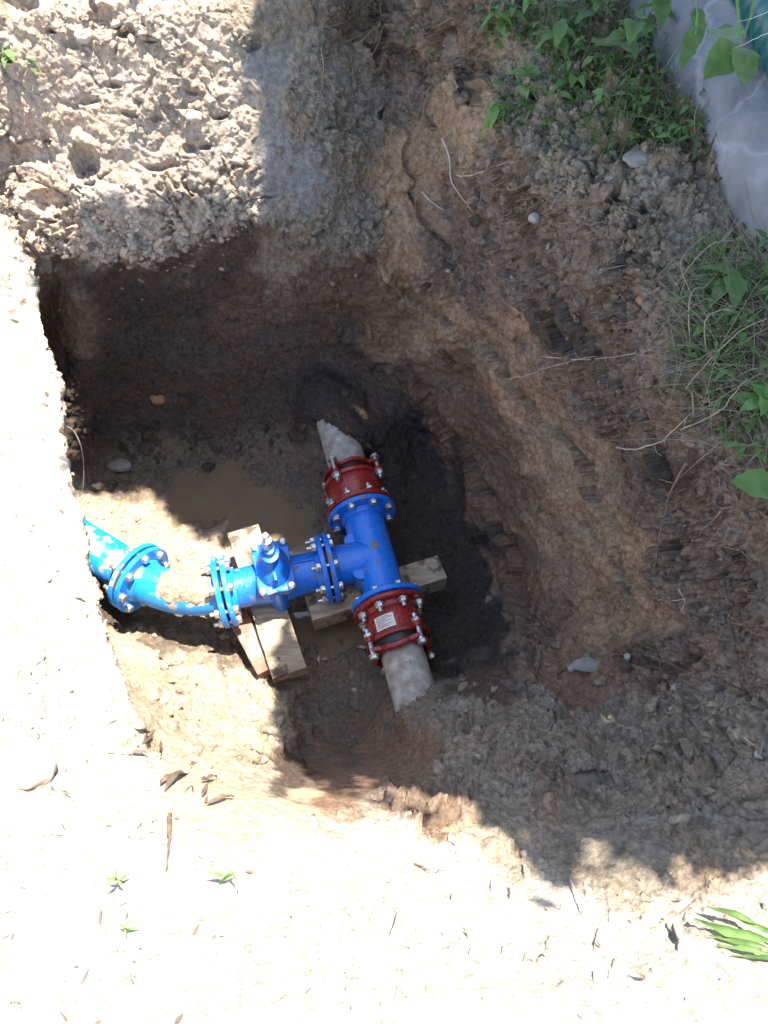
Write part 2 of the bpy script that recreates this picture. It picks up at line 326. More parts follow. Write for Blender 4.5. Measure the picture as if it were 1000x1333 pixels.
for tri in of:
    a, b, c = (ovu[i] for i in tri); wa, wb, wc = (ovw[i] for i in tri)
    i0, i1 = np.searchsorted(U, min(a[0], b[0], c[0])), np.searchsorted(U, max(a[0], b[0], c[0]), 'right')
    j0, j1 = np.searchsorted(V, min(a[1], b[1], c[1])), np.searchsorted(V, max(a[1], b[1], c[1]), 'right')
    if i0 >= i1 or j0 >= j1: continue
    uu, vv = np.meshgrid(U[i0:i1], V[j0:j1]); den = (b[0] - a[0]) * (c[1] - a[1]) - (c[0] - a[0]) * (b[1] - a[1])
    if abs(den) < 1e-9: continue
    l1 = ((uu - a[0]) * (c[1] - a[1]) - (c[0] - a[0]) * (vv - a[1])) / den
    l2 = ((b[0] - a[0]) * (vv - a[1]) - (uu - a[0]) * (b[1] - a[1])) / den
    m = (l1 >= -1e-6) & (l2 >= -1e-6) & (l1 + l2 <= 1 + 1e-6)
    val = wa + l1[..., None] * (wb - wa) + l2[..., None] * (wc - wa)
    s = base[j0:j1, i0:i1]; s[m] = val[m]
bad = np.isnan(base[..., 0])
if bad.any():
    jj, ii = np.nonzero(bad)
    for j, i in zip(jj, ii):
        k = i
        while k < NU and np.isnan(base[j, k, 0]): k += 1
        base[j, i] = base[j, k] if k < NU else base[j, i - 1]
def blur(a, s):
    r = int(s * 2.5); k = np.exp(-np.arange(-r, r + 1) ** 2 / (2 * s * s)); k /= k.sum()
    p = np.pad(a, ((r, r), (0, 0), (0, 0)), 'edge'); a = sum(k[i] * p[i:i + a.shape[0]] for i in range(2 * r + 1))
    p = np.pad(a, ((0, 0), (r, r), (0, 0)), 'edge'); return sum(k[i] * p[:, i:i + a.shape[1]] for i in range(2 * r + 1))
soft = blur(base, 9.0); crisp = blur(base, 2.5)
UU, VV = np.meshgrid(U, V)
# keep the lip and the far rim crisp
gapv = np.array([gap(v) for v in V]); lx = np.interp(V, [l[1] for l in LIP], [l[0] for l in LIP]) + gapv
wl = np.exp(-((UU - lx[:, None]) / 16) ** 2) * ((VV > 240) & (VV < 950))
rimy = np.interp(UU, [40, 130, 180, 210, 260, 320, 360], [328, 338, 345, 332, 315, 290, 305])
wr = np.exp(-((VV - rimy) / 20) ** 2) * (UU < 370) * (UU > 30)
wm = np.exp(-(((UU - 600) / 90) ** 2 + ((VV - 885) / 25) ** 2))
wgt = np.clip(np.maximum(np.maximum(wl, wr), wm), 0, 1)[..., None]
core = ((UU > -50) & (UU < 1020) & (VV > -30) & (VV < 1350))[..., None]
base = np.where(core, soft * (1 - wgt) + crisp * wgt, base)
def normals(g):
    du = np.gradient(g, axis=1); dv = np.gradient(g, axis=0); n = np.cross(dv, du)
    l = np.linalg.norm(n, axis=2, keepdims=True); return n / np.maximum(l, 1e-12)
N0 = normals(blur(base, 4.0))
if N0[NV // 2, NU // 2, 2] < 0: N0 = -N0
# ---- soil kinds: colour, wetness, lumps, clods, fine
K = dict(
 dry=((.50, .425, .34), 0, .010, .003, .7), slope=((.43, .335, .25), 0, .013, .0025, .75), lipc=((.43, .34, .25), 0, .018, .014, 1.6),
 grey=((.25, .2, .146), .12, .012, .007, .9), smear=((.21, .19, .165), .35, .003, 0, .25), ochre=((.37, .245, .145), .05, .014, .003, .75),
 red=((.165, .10, .068), .12, .014, .005, .8), dark=((.105, .073, .053), .2, .012, .006, .9), black=((.058, .045, .037), .25, .014, .008, 1),  # black: dark soil with the shade of the hollow mixed into its colour
 mud=((.155, .115, .08), .95, .022, .003, .7), mudlit=((.44, .34, .235), .1, .016, .006, .9), top=((.28, .225, .16), 0, .011, .010, 2.2), brown=((.235, .165, .115), 0, .015, .017, 1.8),  # mudlit: drier mud with the brightness of the sun patches in its colour
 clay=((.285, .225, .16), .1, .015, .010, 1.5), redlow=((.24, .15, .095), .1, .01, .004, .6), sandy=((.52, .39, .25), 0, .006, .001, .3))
SEED = [
 (0, 50, 'slope'), (100, 50, 'slope'), (200, 50, 'slope'), (280, 60, 'slope'), (60, 150, 'slope'), (150, 160, 'slope'), (240, 180, 'slope'), (300, 130, 'slope'), (60, 230, 'slope'), (180, 240, 'slope'), (280, 220, 'slope'),
 (50, 295, 'lipc'), (120, 300, 'lipc'), (190, 300, 'lipc'), (250, 280, 'lipc'), (310, 260, 'lipc'),
 (345, 105, 'smear'), (355, 150, 'smear'), (360, 235, 'smear'), (390, 240, 'smear'), (340, 30, 'grey'), (400, 60, 'grey'), (400, 150, 'grey'), (440, 230, 'grey'), (400, 300, 'grey'), (460, 310, 'grey'), (470, 150, 'grey'), (430, 20, 'brown'), (490, 30, 'brown'), (330, 330, 'dark'), (360, 340, 'grey'),
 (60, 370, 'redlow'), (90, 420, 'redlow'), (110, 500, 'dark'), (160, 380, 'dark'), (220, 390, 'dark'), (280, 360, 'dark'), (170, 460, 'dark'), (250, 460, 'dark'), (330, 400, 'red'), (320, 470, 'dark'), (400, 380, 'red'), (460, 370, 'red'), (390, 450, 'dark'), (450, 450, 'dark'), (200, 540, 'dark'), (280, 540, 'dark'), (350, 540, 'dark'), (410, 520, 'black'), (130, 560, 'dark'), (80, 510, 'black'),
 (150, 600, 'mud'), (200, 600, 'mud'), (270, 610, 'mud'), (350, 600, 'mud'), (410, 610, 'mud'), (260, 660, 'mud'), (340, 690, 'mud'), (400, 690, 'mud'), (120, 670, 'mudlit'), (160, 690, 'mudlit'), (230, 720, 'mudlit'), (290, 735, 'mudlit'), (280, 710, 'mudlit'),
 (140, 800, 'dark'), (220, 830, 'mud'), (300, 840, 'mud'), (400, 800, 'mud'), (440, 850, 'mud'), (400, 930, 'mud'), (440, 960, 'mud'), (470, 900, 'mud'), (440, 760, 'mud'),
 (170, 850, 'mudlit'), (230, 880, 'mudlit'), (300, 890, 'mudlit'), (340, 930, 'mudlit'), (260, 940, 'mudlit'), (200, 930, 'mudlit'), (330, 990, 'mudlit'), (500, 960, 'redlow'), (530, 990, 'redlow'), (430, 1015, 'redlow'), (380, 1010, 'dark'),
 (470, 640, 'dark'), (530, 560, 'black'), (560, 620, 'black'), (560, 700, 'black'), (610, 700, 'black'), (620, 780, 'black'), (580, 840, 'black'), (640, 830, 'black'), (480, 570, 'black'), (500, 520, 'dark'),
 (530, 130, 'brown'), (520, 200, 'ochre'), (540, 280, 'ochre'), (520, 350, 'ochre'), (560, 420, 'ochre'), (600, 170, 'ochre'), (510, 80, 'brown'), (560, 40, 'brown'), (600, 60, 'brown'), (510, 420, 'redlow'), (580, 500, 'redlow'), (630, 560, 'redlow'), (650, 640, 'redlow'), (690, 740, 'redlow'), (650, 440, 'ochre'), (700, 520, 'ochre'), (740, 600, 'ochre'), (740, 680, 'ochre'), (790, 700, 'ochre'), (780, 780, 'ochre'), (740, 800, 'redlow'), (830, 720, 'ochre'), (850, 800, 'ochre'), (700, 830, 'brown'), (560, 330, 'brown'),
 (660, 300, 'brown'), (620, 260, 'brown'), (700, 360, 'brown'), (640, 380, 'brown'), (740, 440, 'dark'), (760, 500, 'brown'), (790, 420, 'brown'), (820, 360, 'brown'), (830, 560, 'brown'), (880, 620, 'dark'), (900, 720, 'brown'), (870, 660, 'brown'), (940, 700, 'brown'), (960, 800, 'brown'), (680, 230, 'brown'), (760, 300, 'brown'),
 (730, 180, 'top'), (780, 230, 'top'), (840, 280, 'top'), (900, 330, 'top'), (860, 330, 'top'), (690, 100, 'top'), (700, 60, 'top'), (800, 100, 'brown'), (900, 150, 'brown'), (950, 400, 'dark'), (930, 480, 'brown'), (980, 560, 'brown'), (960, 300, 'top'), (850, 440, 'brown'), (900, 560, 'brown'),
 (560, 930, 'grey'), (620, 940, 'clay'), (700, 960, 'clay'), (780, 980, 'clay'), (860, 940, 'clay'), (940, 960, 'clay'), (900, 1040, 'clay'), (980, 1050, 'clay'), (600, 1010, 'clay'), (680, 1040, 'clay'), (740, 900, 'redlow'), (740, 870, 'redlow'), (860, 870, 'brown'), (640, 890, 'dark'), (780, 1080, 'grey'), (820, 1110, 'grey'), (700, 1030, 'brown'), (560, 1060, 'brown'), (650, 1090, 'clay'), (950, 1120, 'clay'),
 (300, 1060, 'sandy'), (260, 1050, 'sandy'), (380, 1060, 'sandy'), (400, 1130, 'dry'), (500, 1120, 'dry'), (250, 1150, 'dry'), (100, 1100, 'dry'), (0, 1000, 'dry'), (60, 900, 'dry'), (0, 700, 'dry'), (-60, 500, 'dry'), (0, 860, 'dry'), (-20, 600, 'dry'), (-60, 420, 'dry'), (-60, 330, 'dry'), (100, 1250, 'dry'), (300, 1250, 'dry'), (500, 1250, 'dry'), (700, 1200, 'dry'), (860, 1250, 'dry'), (980, 1220, 'dry'), (180, 1000, 'dry'), (-20, 760, 'dry'), (600, 1150, 'dry'), (130, 930, 'dry'),
 (1100, 300, 'brown'), (1100, 700, 'brown'), (1150, 1000, 'clay'), (1100, 1250, 'dry'), (-200, 0, 'slope'), (-200, 600, 'dry'), (-200, 1200, 'dry'), (300, -150, 'slope'), (800, -150, 'brown'), (500, 1500, 'dry')]
flat = base.reshape(-1, 3); q2 = np.stack([UU.ravel(), VV.ravel()], 1)
wx = fbm(flat, .11, 3, 5) * 34; wy = fbm(flat, .11, 3, 9) * 34
qx, qy = q2[:, 0] + wx, q2[:, 1] + wy
acc = np.zeros((len(flat), 7), np.float32); ws = np.full(len(flat), 1e-12, np.float32)
for (sx, sy, kk) in SEED:
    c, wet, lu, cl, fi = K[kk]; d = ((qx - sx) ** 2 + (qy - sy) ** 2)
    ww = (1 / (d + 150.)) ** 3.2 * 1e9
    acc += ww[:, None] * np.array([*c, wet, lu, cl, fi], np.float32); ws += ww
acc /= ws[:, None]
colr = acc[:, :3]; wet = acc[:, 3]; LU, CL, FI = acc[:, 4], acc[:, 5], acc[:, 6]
far = np.clip((np.linalg.norm(flat[:, :2], axis=1) - 5) / 10, 0, 1)
# ---- relief
n1 = fbm(flat, .16, 3, 21); n2 = fbm(flat, .055, 3, 31, True); n3 = fbm(flat, .022, 4, 41, True); n4 = fbm(flat, .3, 2, 51)
d1, d2, hid = worley(flat + .012 * np.stack([fbm(flat, .03, 2, 61), fbm(flat, .03, 2, 62), fbm(flat, .03, 2, 63)], 1), .030, 3)
clod = np.clip(1 - d1 * d1 * 1.5, 0, 1) * (.35 + .9 * hid)
e1, e2, hid2 = worley(flat + .006 * np.stack([fbm(flat, .02, 2, 64)] * 3, 1), .0125, 13); clod2 = np.clip(1 - e1 * e1 * 1.6, 0, 1) * (.3 + hid2)
patch = np.clip(.35 + 2.2 * fbm(flat, .13, 3, 71), .0, 1.6); patch2 = np.clip(.5 + 2 * fbm(flat, .07, 2, 73), .1, 1.5)
eu = np.linalg.norm(np.gradient(base, axis=1), axis=2).ravel(); ev = np.linalg.norm(np.gradient(base, axis=0), axis=2).ravel()
att = np.clip(.0062 / np.maximum(np.maximum(eu, ev), 1e-4), .12, 1); FI0 = FI; FI = FI * att; CLa = CL * att
at2 = np.clip(.010 / np.maximum(np.maximum(eu, ev), 1e-4), .1, 1)
disp = LU * 1.9 * n1 + LU * .9 * at2 * n2 + FI * .0075 * n3 + CL * at2 * patch * (1.3 * clod) + CLa * .5 * patch2 * clod2 + .02 * n4 * (LU > .005)
# cracks in the clay
c1, c2, _ = worley(flat + .04 * np.stack([fbm(flat, .1, 3, 81), fbm(flat, .1, 3, 82), fbm(flat, .1, 3, 83)], 1), .15, 23)
edge = np.clip(1 - (c2 - c1) / .07, 0, 1); crk = edge * np.clip(fbm(flat, .2, 2, 91) * 3 + .2, 0, 1)
inclay = ((q2[:, 1] > 870) & (q2[:, 0] > 540) & (q2[:, 1] < 1150)) | ((q2[:, 0] > 320) & (q2[:, 0] < 480) & (q2[:, 1] < 330)) | ((q2[:, 1] < 290) & (q2[:, 0] < 330))
disp -= crk * .016 * inclay
def facet(p, sc, sd):
    q = p / sc; i = np.floor(q).astype(np.int64); f = q - i; b = np.full(len(p), 9.); bx = np.zeros((len(p), 3)); hh_ = np.zeros(len(p))
    for a in (-1, 0, 1):
        for c in (-1, 0, 1):
            for e in (-1, 0, 1):
                ci, cj, ck = i[:, 0] + a, i[:, 1] + c, i[:, 2] + e; h = _hash(ci, cj, ck, sd)
                v_ = np.stack([f[:, 0] - a - h, f[:, 1] - c - _hash(ci, cj, ck, sd + 1), f[:, 2] - e - _hash(ci, cj, ck, sd + 2)], 1); d = (v_ * v_).sum(1)
                m = d < b; b = np.where(m, d, b); bx[m] = v_[m]; hh_ = np.where(m, h, hh_)
    g = np.stack([np.sin(hh_ * 91), np.sin(hh_ * 57 + 2), np.cos(hh_ * 73)], 1)
    return (bx * g).sum(1) * sc, hh_
wj = .02 * np.stack([fbm(flat, .05, 2, 161), fbm(flat, .05, 2, 162), fbm(flat, .05, 2, 163)], 1)
f1, h1 = facet(flat + wj, .075, 201); f2, h2 = facet(flat + wj * .5, .03, 211)
fa = np.clip(FI0 - .35, 0, 1.4) * (1 - np.clip(wet * 1.6, 0, 1)) * np.clip(.6 + 1.5 * fbm(flat, .2, 2, 171), .1, 1.3) * ((LU > .009) & (LU < .1))
disp += fa * (.42 * np.clip(.011 / np.maximum(np.maximum(eu, ev), 1e-4), .1, 1) * f1 + .5 * att * f2)
def pl(line, A, up_, dn):                             # a broken ledge: proud on one side, recessed on the other
    bd = np.full(len(flat), 1e9); sg = np.zeros(len(flat)); X = q2[:, 0] + wx * .45; Y = q2[:, 1] + wy * .45
    for (x0, y0), (x1, y1) in zip(line, line[1:]):
        dx, dy = x1 - x0, y1 - y0; t = np.clip(((X - x0) * dx + (Y - y0) * dy) / (dx * dx + dy * dy), 0, 1); ex, ey = X - x0 - t * dx, Y - y0 - t * dy; d = ex * ex + ey * ey
        m = d < bd; bd = np.where(m, d, bd); sg = np.where(m, np.sign(dx * ey - dy * ex), sg)
    bd = np.sqrt(bd); (xa, ya), (xb, yb) = line[0], line[-1]
    fade = np.clip(np.minimum(np.hypot(X - xa, Y - ya), np.hypot(X - xb, Y - yb)) / 40, 0, 1)
    return A * fade * np.where(sg > 0, np.exp(-bd / up_), -.7 * np.exp(-bd / dn)) * np.clip(.9 + .9 * fbm(flat, .15, 2, int(xa)), .15, 1.5)
disp += pl([(500, 360), (560, 402), (640, 468), (715, 548), (772, 610), (805, 690), (828, 800)], .030, 45, 14)
disp += pl([(510, 455), (560, 520), (605, 590), (640, 670), (668, 740), (690, 830)], .045, 40, 18)
disp += pl([(640, 130), (660, 230), (700, 340), (760, 420), (810, 500), (850, 560), (880, 660)], .035, 40, 16)
disp += pl([(560, 420), (600, 480), (660, 560), (700, 640), (740, 740), (755, 830)], .02, 25, 10)
disp += pl([(520, 120), (528, 220), (560, 300), (620, 390)], .022, 25, 12)
disp += pl([(610, 200), (650, 290), (680, 360), (740, 440), (790, 560)], .024, 25, 12)
disp += pl([(850, 600), (880, 700), (900, 800), (870, 870)], .02, 20, 12)
disp += pl([(330, 345), (400, 352), (480, 355), (500, 350)], .02, 25, 12)
disp += pl([(540, 1035), (620, 1045), (700, 1030), (830, 1068), (960, 1050)], .016, 30, 12)
disp += pl([(690, 905), (750, 940), (840, 920), (900, 890)], .02, 25, 10)
# bucket tooth grooves down the face
gx = (q2[:, 0] * .86 - q2[:, 1] * .5 + wx * .25) / 24.; gy = (q2[:, 0] * .5 + q2[:, 1] * .86) / 260.
gr = vnoise(np.stack([gx, gy, gx * 0 + .5], 1), 333) + .5 * vnoise(np.stack([gx * 2.6, gy * 1.6, gx * 0], 1), 334)
gm_ = np.exp(-(((q2[:, 0] - 700 - (q2[:, 1] - 560) * .45) / 120) ** 2)) * (q2[:, 1] > 250) * (q2[:, 1] < 880)
disp += gr * .010 * gm_
# calm the flat bright foreground, keep a few bumps
fg = (1 - np.clip((1050 - q2[:, 1]) / 60, 0, 1)); disp *= 1 - .35 * fg
hl = [(28, 8, 26, 12, .05), (135, 25, 16, 16, .05), (165, 38, 12, 10, .04), (112, 212, 17, 22, .09), (70, 258, 25, 14, .05), (30, 205, 40, 12, .03), (100, 55, 8, 7, .02),
      (200, 876, 22, 12, .10), (225, 888, 20, 12, .08), (185, 862, 14, 10, .06), (775, 1018, 42, 9, .09), (735, 1030, 14, 12, .05), (745, 885, 14, 10, .05), (310, 992, 22, 6, .05), (380, 1085, 6, 9, .03), (505, 1195, 8, 10, .03), (150, 492, 16, 8, .03), 
      (440, 15, 10, 14, .05), (470, 20, 12, 18, .06), (620, 110, 10, 26, .08), (700, 345, 24, 16, .05), (560, 1095, 20, 8, .02), (105, 790, 8, 6, .03), (455, 35, 10, 20, .04)]
hl += [(40, 1050, 42, 20, .17), (6, 1025, 14, 18, .10), (92, 1242, 40, 11, .14), (150, 986, 20, 3, .03), (36, 1162, 14, 6, .03), (60, 1098, 16, 5, .03), (372, 1088, 5, 9, .03), (330, 1208, 9, 4, .025), (386, 1220, 13, 7, .035), (490, 1214, 8, 13, .035), (506, 1168, 9, 6, .03), (520, 1122, 12, 4, .03), (580, 1122, 9, 4, .025), (448, 1064, 10, 4, .03),
       (787, 1230, 10, 12, .035), (810, 1266, 9, 4, .025), (780, 1286, 5, 6, .025), (45, 1205, 6, 6, .025), (20, 1195, 10, 4, .02), (905, 1240, 16, 14, .03), (80, 640, 5, 10, .02), (40, 700, 6, 5, .02), (20, 420, 6, 4, .02), (970, 1110, 10, 6, .03), (600, 1135, 8, 4, .02), (680, 1000, 20, 5, .03), (860, 1000, 16, 6, .03), (840, 1060, 20, 6, .03), (930, 1000, 14, 8, .03), (60, 180, 7, 7, .03), (250, 120, 9, 5, .03), (270, 190, 10, 5, .03), (205, 150, 8, 4, .025), (150, 110, 9, 5, .03), (120, 130, 12, 4, .025), (210, 218, 22, 5, .035), (245, 188, 10, 7, .03), (330, 60, 8, 8, .03)]
for _ in range(150):
    hx, hy = (rng.uniform(0, 330), rng.uniform(0, 310)) if rng.random() < .06 else (rng.uniform(0, 1000), rng.uniform(900, 1330))
    if hy > 300 and hx > 520 and hy < 1040: continue
    hl.append((hx, hy, rng.uniform(3, 10), rng.uniform(2.5, 6), rng.uniform(.015, .045)))
hole = np.zeros(len(flat)); hole2 = np.zeros(len(flat))
for (hx, hy, ra, rb, dp) in hl:
    g = gap(hy) if (lipx(hy) is not None and hx < lipx(hy)) else 0
    d = np.sqrt(((qx * .3 + q2[:, 0] * .7 - hx - g) / ra) ** 2 + ((qy * .3 + q2[:, 1] * .7 - hy) / rb) ** 2)
    h_ = dp * np.clip(1.15 - d, 0, 1) ** .5 * (d < 1.15)
    if 150 < hx < 330 and 840 < hy < 1000: hole2 += h_ * 1.3
    else: hole += h_
cell = np.clip(.03 / np.maximum(np.maximum(eu, ev), 1e-4), .1, 1); disp *= (1 - far) * cell; hole *= (1 - far) * np.clip(at2 * 1.6, 0, 1)
for (hx, hy, ra) in ((440, 552, 45), (525, 918, 40)): disp *= 1 - .75 * np.exp(-((q2[:, 0] - hx) ** 2 + (q2[:, 1] - hy) ** 2) / ra ** 2)
pos = flat + N0.reshape(-1, 3) * disp[:, None] + hole[:, None] * np.array([0, .85, -.7]) + (hole2 * (1 - far))[:, None] * np.array([.75, .2, -.75])
# bucket teeth streaks down the ochre face
G = pos.reshape(NV, NU, 3)
ND = normals(G)
if ND[NV // 2, NU // 2, 2] < 0: ND = -ND
tint = (1 + .15 * fbm(flat, .045, 3, 101) + .12 * fbm(flat, .25, 2, 111)) * (1 + .30 * (h1 - .5) * np.clip(fa, 0, 1) + .36 * (h2 - .5) * np.clip(fa + .1, 0, 1) * att + .22 * gr * gm_)
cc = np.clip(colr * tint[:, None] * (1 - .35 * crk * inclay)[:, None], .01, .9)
warm = fbm(flat, .09, 3, 121); cc[:, 0] *= 1 + .10 * warm; cc[:, 2] *= 1 - .12 * warm
idx = np.arange(NU * NV).reshape(NV, NU)
quads = np.stack([idx[:-1, :-1], idx[1:, :-1], idx[1:, 1:], idx[:-1, 1:]], -1).reshape(-1, 4)
def bigmesh(name, v, f, smooth=True):
    me = bpy.data.meshes.new(name); n = f.shape[1]
    me.vertices.add(len(v)); me.vertices.foreach_set('co', np.ascontiguousarray(v, np.float32).ravel())
    me.loops.add(f.size); me.loops.foreach_set('vertex_index', f.astype(np.int32).ravel())
    me.polygons.add(len(f)); me.polygons.foreach_set('loop_start', np.arange(0, f.size, n, dtype=np.int32))
    me.polygons.foreach_set('loop_total', np.full(len(f), n, np.int32))
    me.polygons.foreach_set('use_smooth', np.full(len(f), smooth)); me.update(calc_edges=True); return me
def setcol(me, c, wetv=None):
    a = me.attributes.new('soil_colour', 'FLOAT_COLOR', 'POINT')
    a.data.foreach_set('color', np.concatenate([c, np.ones((len(c), 1))], 1).astype(np.float32).ravel())
    b = me.attributes.new('wetness', 'FLOAT', 'POINT'); b.data.foreach_set('value', (np.zeros(len(c)) if wetv is None else wetv).astype(np.float32))
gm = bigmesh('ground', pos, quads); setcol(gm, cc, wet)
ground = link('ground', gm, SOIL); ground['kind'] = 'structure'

def uv(px, py):
    l = lipx(py)
    return (px + gap(py) if l is not None and px < l else px), py
def near(px, py):
    u, v = uv(px, py); i = int(np.clip(np.searchsorted(U, u), 1, NU - 2)); j = int(np.clip(np.searchsorted(V, v), 1, NV - 2)); return j, i
def gp(px, py, h=0):                                  # point on the finished ground
    j, i = near(px, py); return Vector(G[j, i]) + gn(px, py) * h
def gn(px, py):
    j, i = near(px, py); return Vector(N0[j, i])
# ---------------------------------------------------------------- water
def water_patch(ring, z):
    pts = [P(x, y, z) for x, y in ring]; me = mesh('puddle', pts, [tuple(range(len(pts)))], False)
    m = bpy.data.materials.get('muddy_water')
    if not m:
        m = noisy('muddy_water', (.15, .112, .068), (.18, .136, .084), 6, (.03, .10), bump=.002)
    o = link('puddle', me, m); o['kind'] = 'structure'
water_patch([(100, 600), (200, 585), (330, 590), (400, 620), (440, 660), (445, 740), (380, 760), (300, 745), (230, 740), (120, 740)], -1.594)
water_patch([(350, 800), (480, 790), (520, 880), (520, 930), (480, 1000), (380, 1000), (360, 900)], -1.592)

# ---------------------------------------------------------------- pipework
ZA = -1.3
A = {k: P(*v, ZA) for k, v in dict(top=(470.5, 667), bot=(506, 789), g1=(427, 744), g2=(293, 770), g3=(181, 752), end=(110, 708)).items()}
RD = (A['top'] - A['bot']).normalized(); BD = Vector((0, 0, 1)).cross(RD).normalized()
UP = Vector((0, 0, 1)); TC = (A['top'] + A['bot']) / 2
RLEN = (A['top'] - A['bot']).length / 2; BLEN = (A['g1'] - TC).dot(BD)
VD = (A['g2'] - A['g1']).normalized()
asm = empty('water_pipe_fitting_assembly', (TC.x, TC.y, -1.5), 'bright blue bolted tee, valve and bend with two dark red couplings on the pit floor', 'pipe fittings')
PR = .082; FR = .143; BR = .119
def fit(name, loc):
    o = bpy.data.objects.new(name, None); COL.objects.link(o); o.empty_display_size = .05
    o.parent = asm; o.matrix_parent_inverse = Matrix.Translation(-asm.location); o.location = loc; return o
def sub(mb, name, m, par, **k):
    o = mb.build(name, m, None, **k)
    o.parent = par; o.matrix_parent_inverse = Matrix.Translation(-Vector(par.location)); return o
def flange(mb, c, d, t=.02, r=FR):
    mb.rev([(0, PR), (0, r - .003), (.003, r), (t - .003, r), (t, r - .003), (t, PR + .012), (t + .02, PR + .002)], c, d, 48)
def hexpr(mb, c, d, r, h):
    mb.rev([(0, r), (h * .8, r), (h, r * .86)], c, d, 6)
def bolt_mesh(c, d, L0, L1, r=.0085):                  # head at -L0 side, nut and thread at +L1 side
    mb = MB(); mb.tube([c - d * L0, c + d * (L1 + .034)], r, 8)
    hexpr(mb, c - d * L0, -d, .0165, .014); mb.rev([(0, .02), (.003, .02)], c - d * (L0 - .003), -d, 14)
    hexpr(mb, c + d * L1, d, .0165, .017); mb.rev([(0, .02), (.003, .02)], c + d * (L1 - .0005), d, 14); return mb
def bolts(par, c, d, L0, L1, n=8, off=.5, r=BR):
    a = d.cross(UP).normalized(); b = a.cross(d)
    for i in range(n):
        t = 2 * math.pi * (i + off) / n
        sub(bolt_mesh(c + (a * math.cos(t) + b * math.sin(t)) * r, d, L0 + rng.uniform(0, .003), L1 + rng.uniform(0, .004)), 'bolt', ZINC, par, auto=30)
# tee
tee = fit('tee_piece', TC)
mb = MB(); mb.rev([(-RLEN + .02, PR), (RLEN - .02, PR)], TC, RD, 48)
sub(mb, 'run_pipe', BLUE, tee)
mb = MB(); mb.rev([(0, PR - .001), (BLEN - .02, PR - .001)], TC, BD, 48); sub(mb, 'branch_pipe', BLUE, tee)
for e, d in ((TC + RD * RLEN, RD), (TC - RD * RLEN, -RD), (TC + BD * BLEN, BD)):
    mb = MB(); flange(mb, e - d * .004, -d, .021); sub(mb, 'flange', BLUE, tee)
# cast rib where the branch meets the run
for g in (1, -1):
    mb = MB(); a = TC + BD * .075 + RD * g * .075
    mb.tube([a + UP * .05, a - UP * .05], [.03, .03], 12); sub(mb, 'cast_rib', BLUE, tee)
# gaskets
def gasket(par, c, d):
    mb = MB(); mb.rev([(-.0035, .107), (.0035, .107)], c, d, 40); sub(mb, 'gasket', RUBBER, par)
# couplings
def coupling(c, d, sticker):
    par = fit('flange_coupling', c)
    mb = MB(); mb.rev([(.004, PR), (.004, FR - .004), (.008, FR), (.02, FR), (.024, FR - .004), (.024, .108), (.04, .100), (.06, .106), (.09, .112), (.12, .113), (.138, .111), (.140, .122), (.152, .125), (.158, .122), (.158, .09)], c, d, 56)
    sub(mb, 'coupling_body', RED, par)
    mb = MB(); mb.rev([(.150, .104), (.165, .106), (.178, .102), (.186, .103), (.192, .098)], c, d, 40); sub(mb, 'rubber_seal', RUBBER, par)
    a = d.cross(UP).normalized(); b = a.cross(d)
    mb = MB(); n = 64; vs = []; fs = []
    for (s, ri) in ((.190, .092), (.188, None), (.203, None), (.210, .1)):
        for i in range(n):
            t = 2 * math.pi * i / n
            lob = .115 + .026 * max(0, math.cos(4 * (t - .55)) - .72) / .28
            r = ri if ri else lob
            vs.append(c + d * (s + .006 * math.cos(4 * (t - .55)) * -1) + (a * math.cos(t) + b * math.sin(t)) * r)
    for j in range(4):
        for i in range(n):
            k = (i + 1) % n; j2 = (j + 1) % 4
            fs.append((j * n + i, j * n + k, j2 * n + k, j2 * n + i))
    mb.add(vs, fs); sub(mb, 'gland_ring', RED, par)
    for i in range(4):
        t = .55 + math.pi / 2 * i; q = c + (a * math.cos(t) + b * math.sin(t)) * .132
        m2 = MB(); m2.rev([(.140, .019), (.156, .019)], q, d, 16); sub(m2, 'lug', RED, par)
        sub(bolt_mesh(q + d * .17, -d, .042, .032, .009), 'tie_bolt', ZINC, par, auto=30)
    bolts(par, c, d, .026, .027)
    gasket(par, c, d)
    if sticker:
        vs = []; fs = []
        for i in range(7):
            t = math.radians(48 + i * 6.5)
            for s in (.078, .132): vs.append(c + d * s + (a * math.cos(t) + b * math.sin(t)) * .1155)
        for i in range(6): fs.append((2 * i, 2 * i + 1, 2 * i + 3, 2 * i + 2))
        m3 = MB(); m3.add(vs, fs); st = sub(m3, 'paper_label', mat('white_paper', (.62, .58, .52), .7), par); st['label'] = 'white printed label'
        m4 = MB()
        for r_ in range(7):
            s0 = .084 + r_ * .0065; w_ = [4.2, 5, 3.2, 4.6, 2.6, 4.8, 3.6][r_]; s1 = s0 + .0022; vv = []
            t0 = math.radians(51); seg = 5
            for i in range(seg + 1):
                t = t0 + math.radians(w_ * 6.5) * i / seg
                for s in (s0, s1): vv.append(c + d * s + (a * math.cos(t) + b * math.sin(t)) * .1162)
            m4.add(vv, [(2 * i, 2 * i + 1, 2 * i + 3, 2 * i + 2) for i in range(seg)])
        sub(m4, 'printed_line', mat('print_ink', (.05, .045, .045), .7), par)
coupling(A['bot'], -RD, True); coupling(A['top'], RD, False)
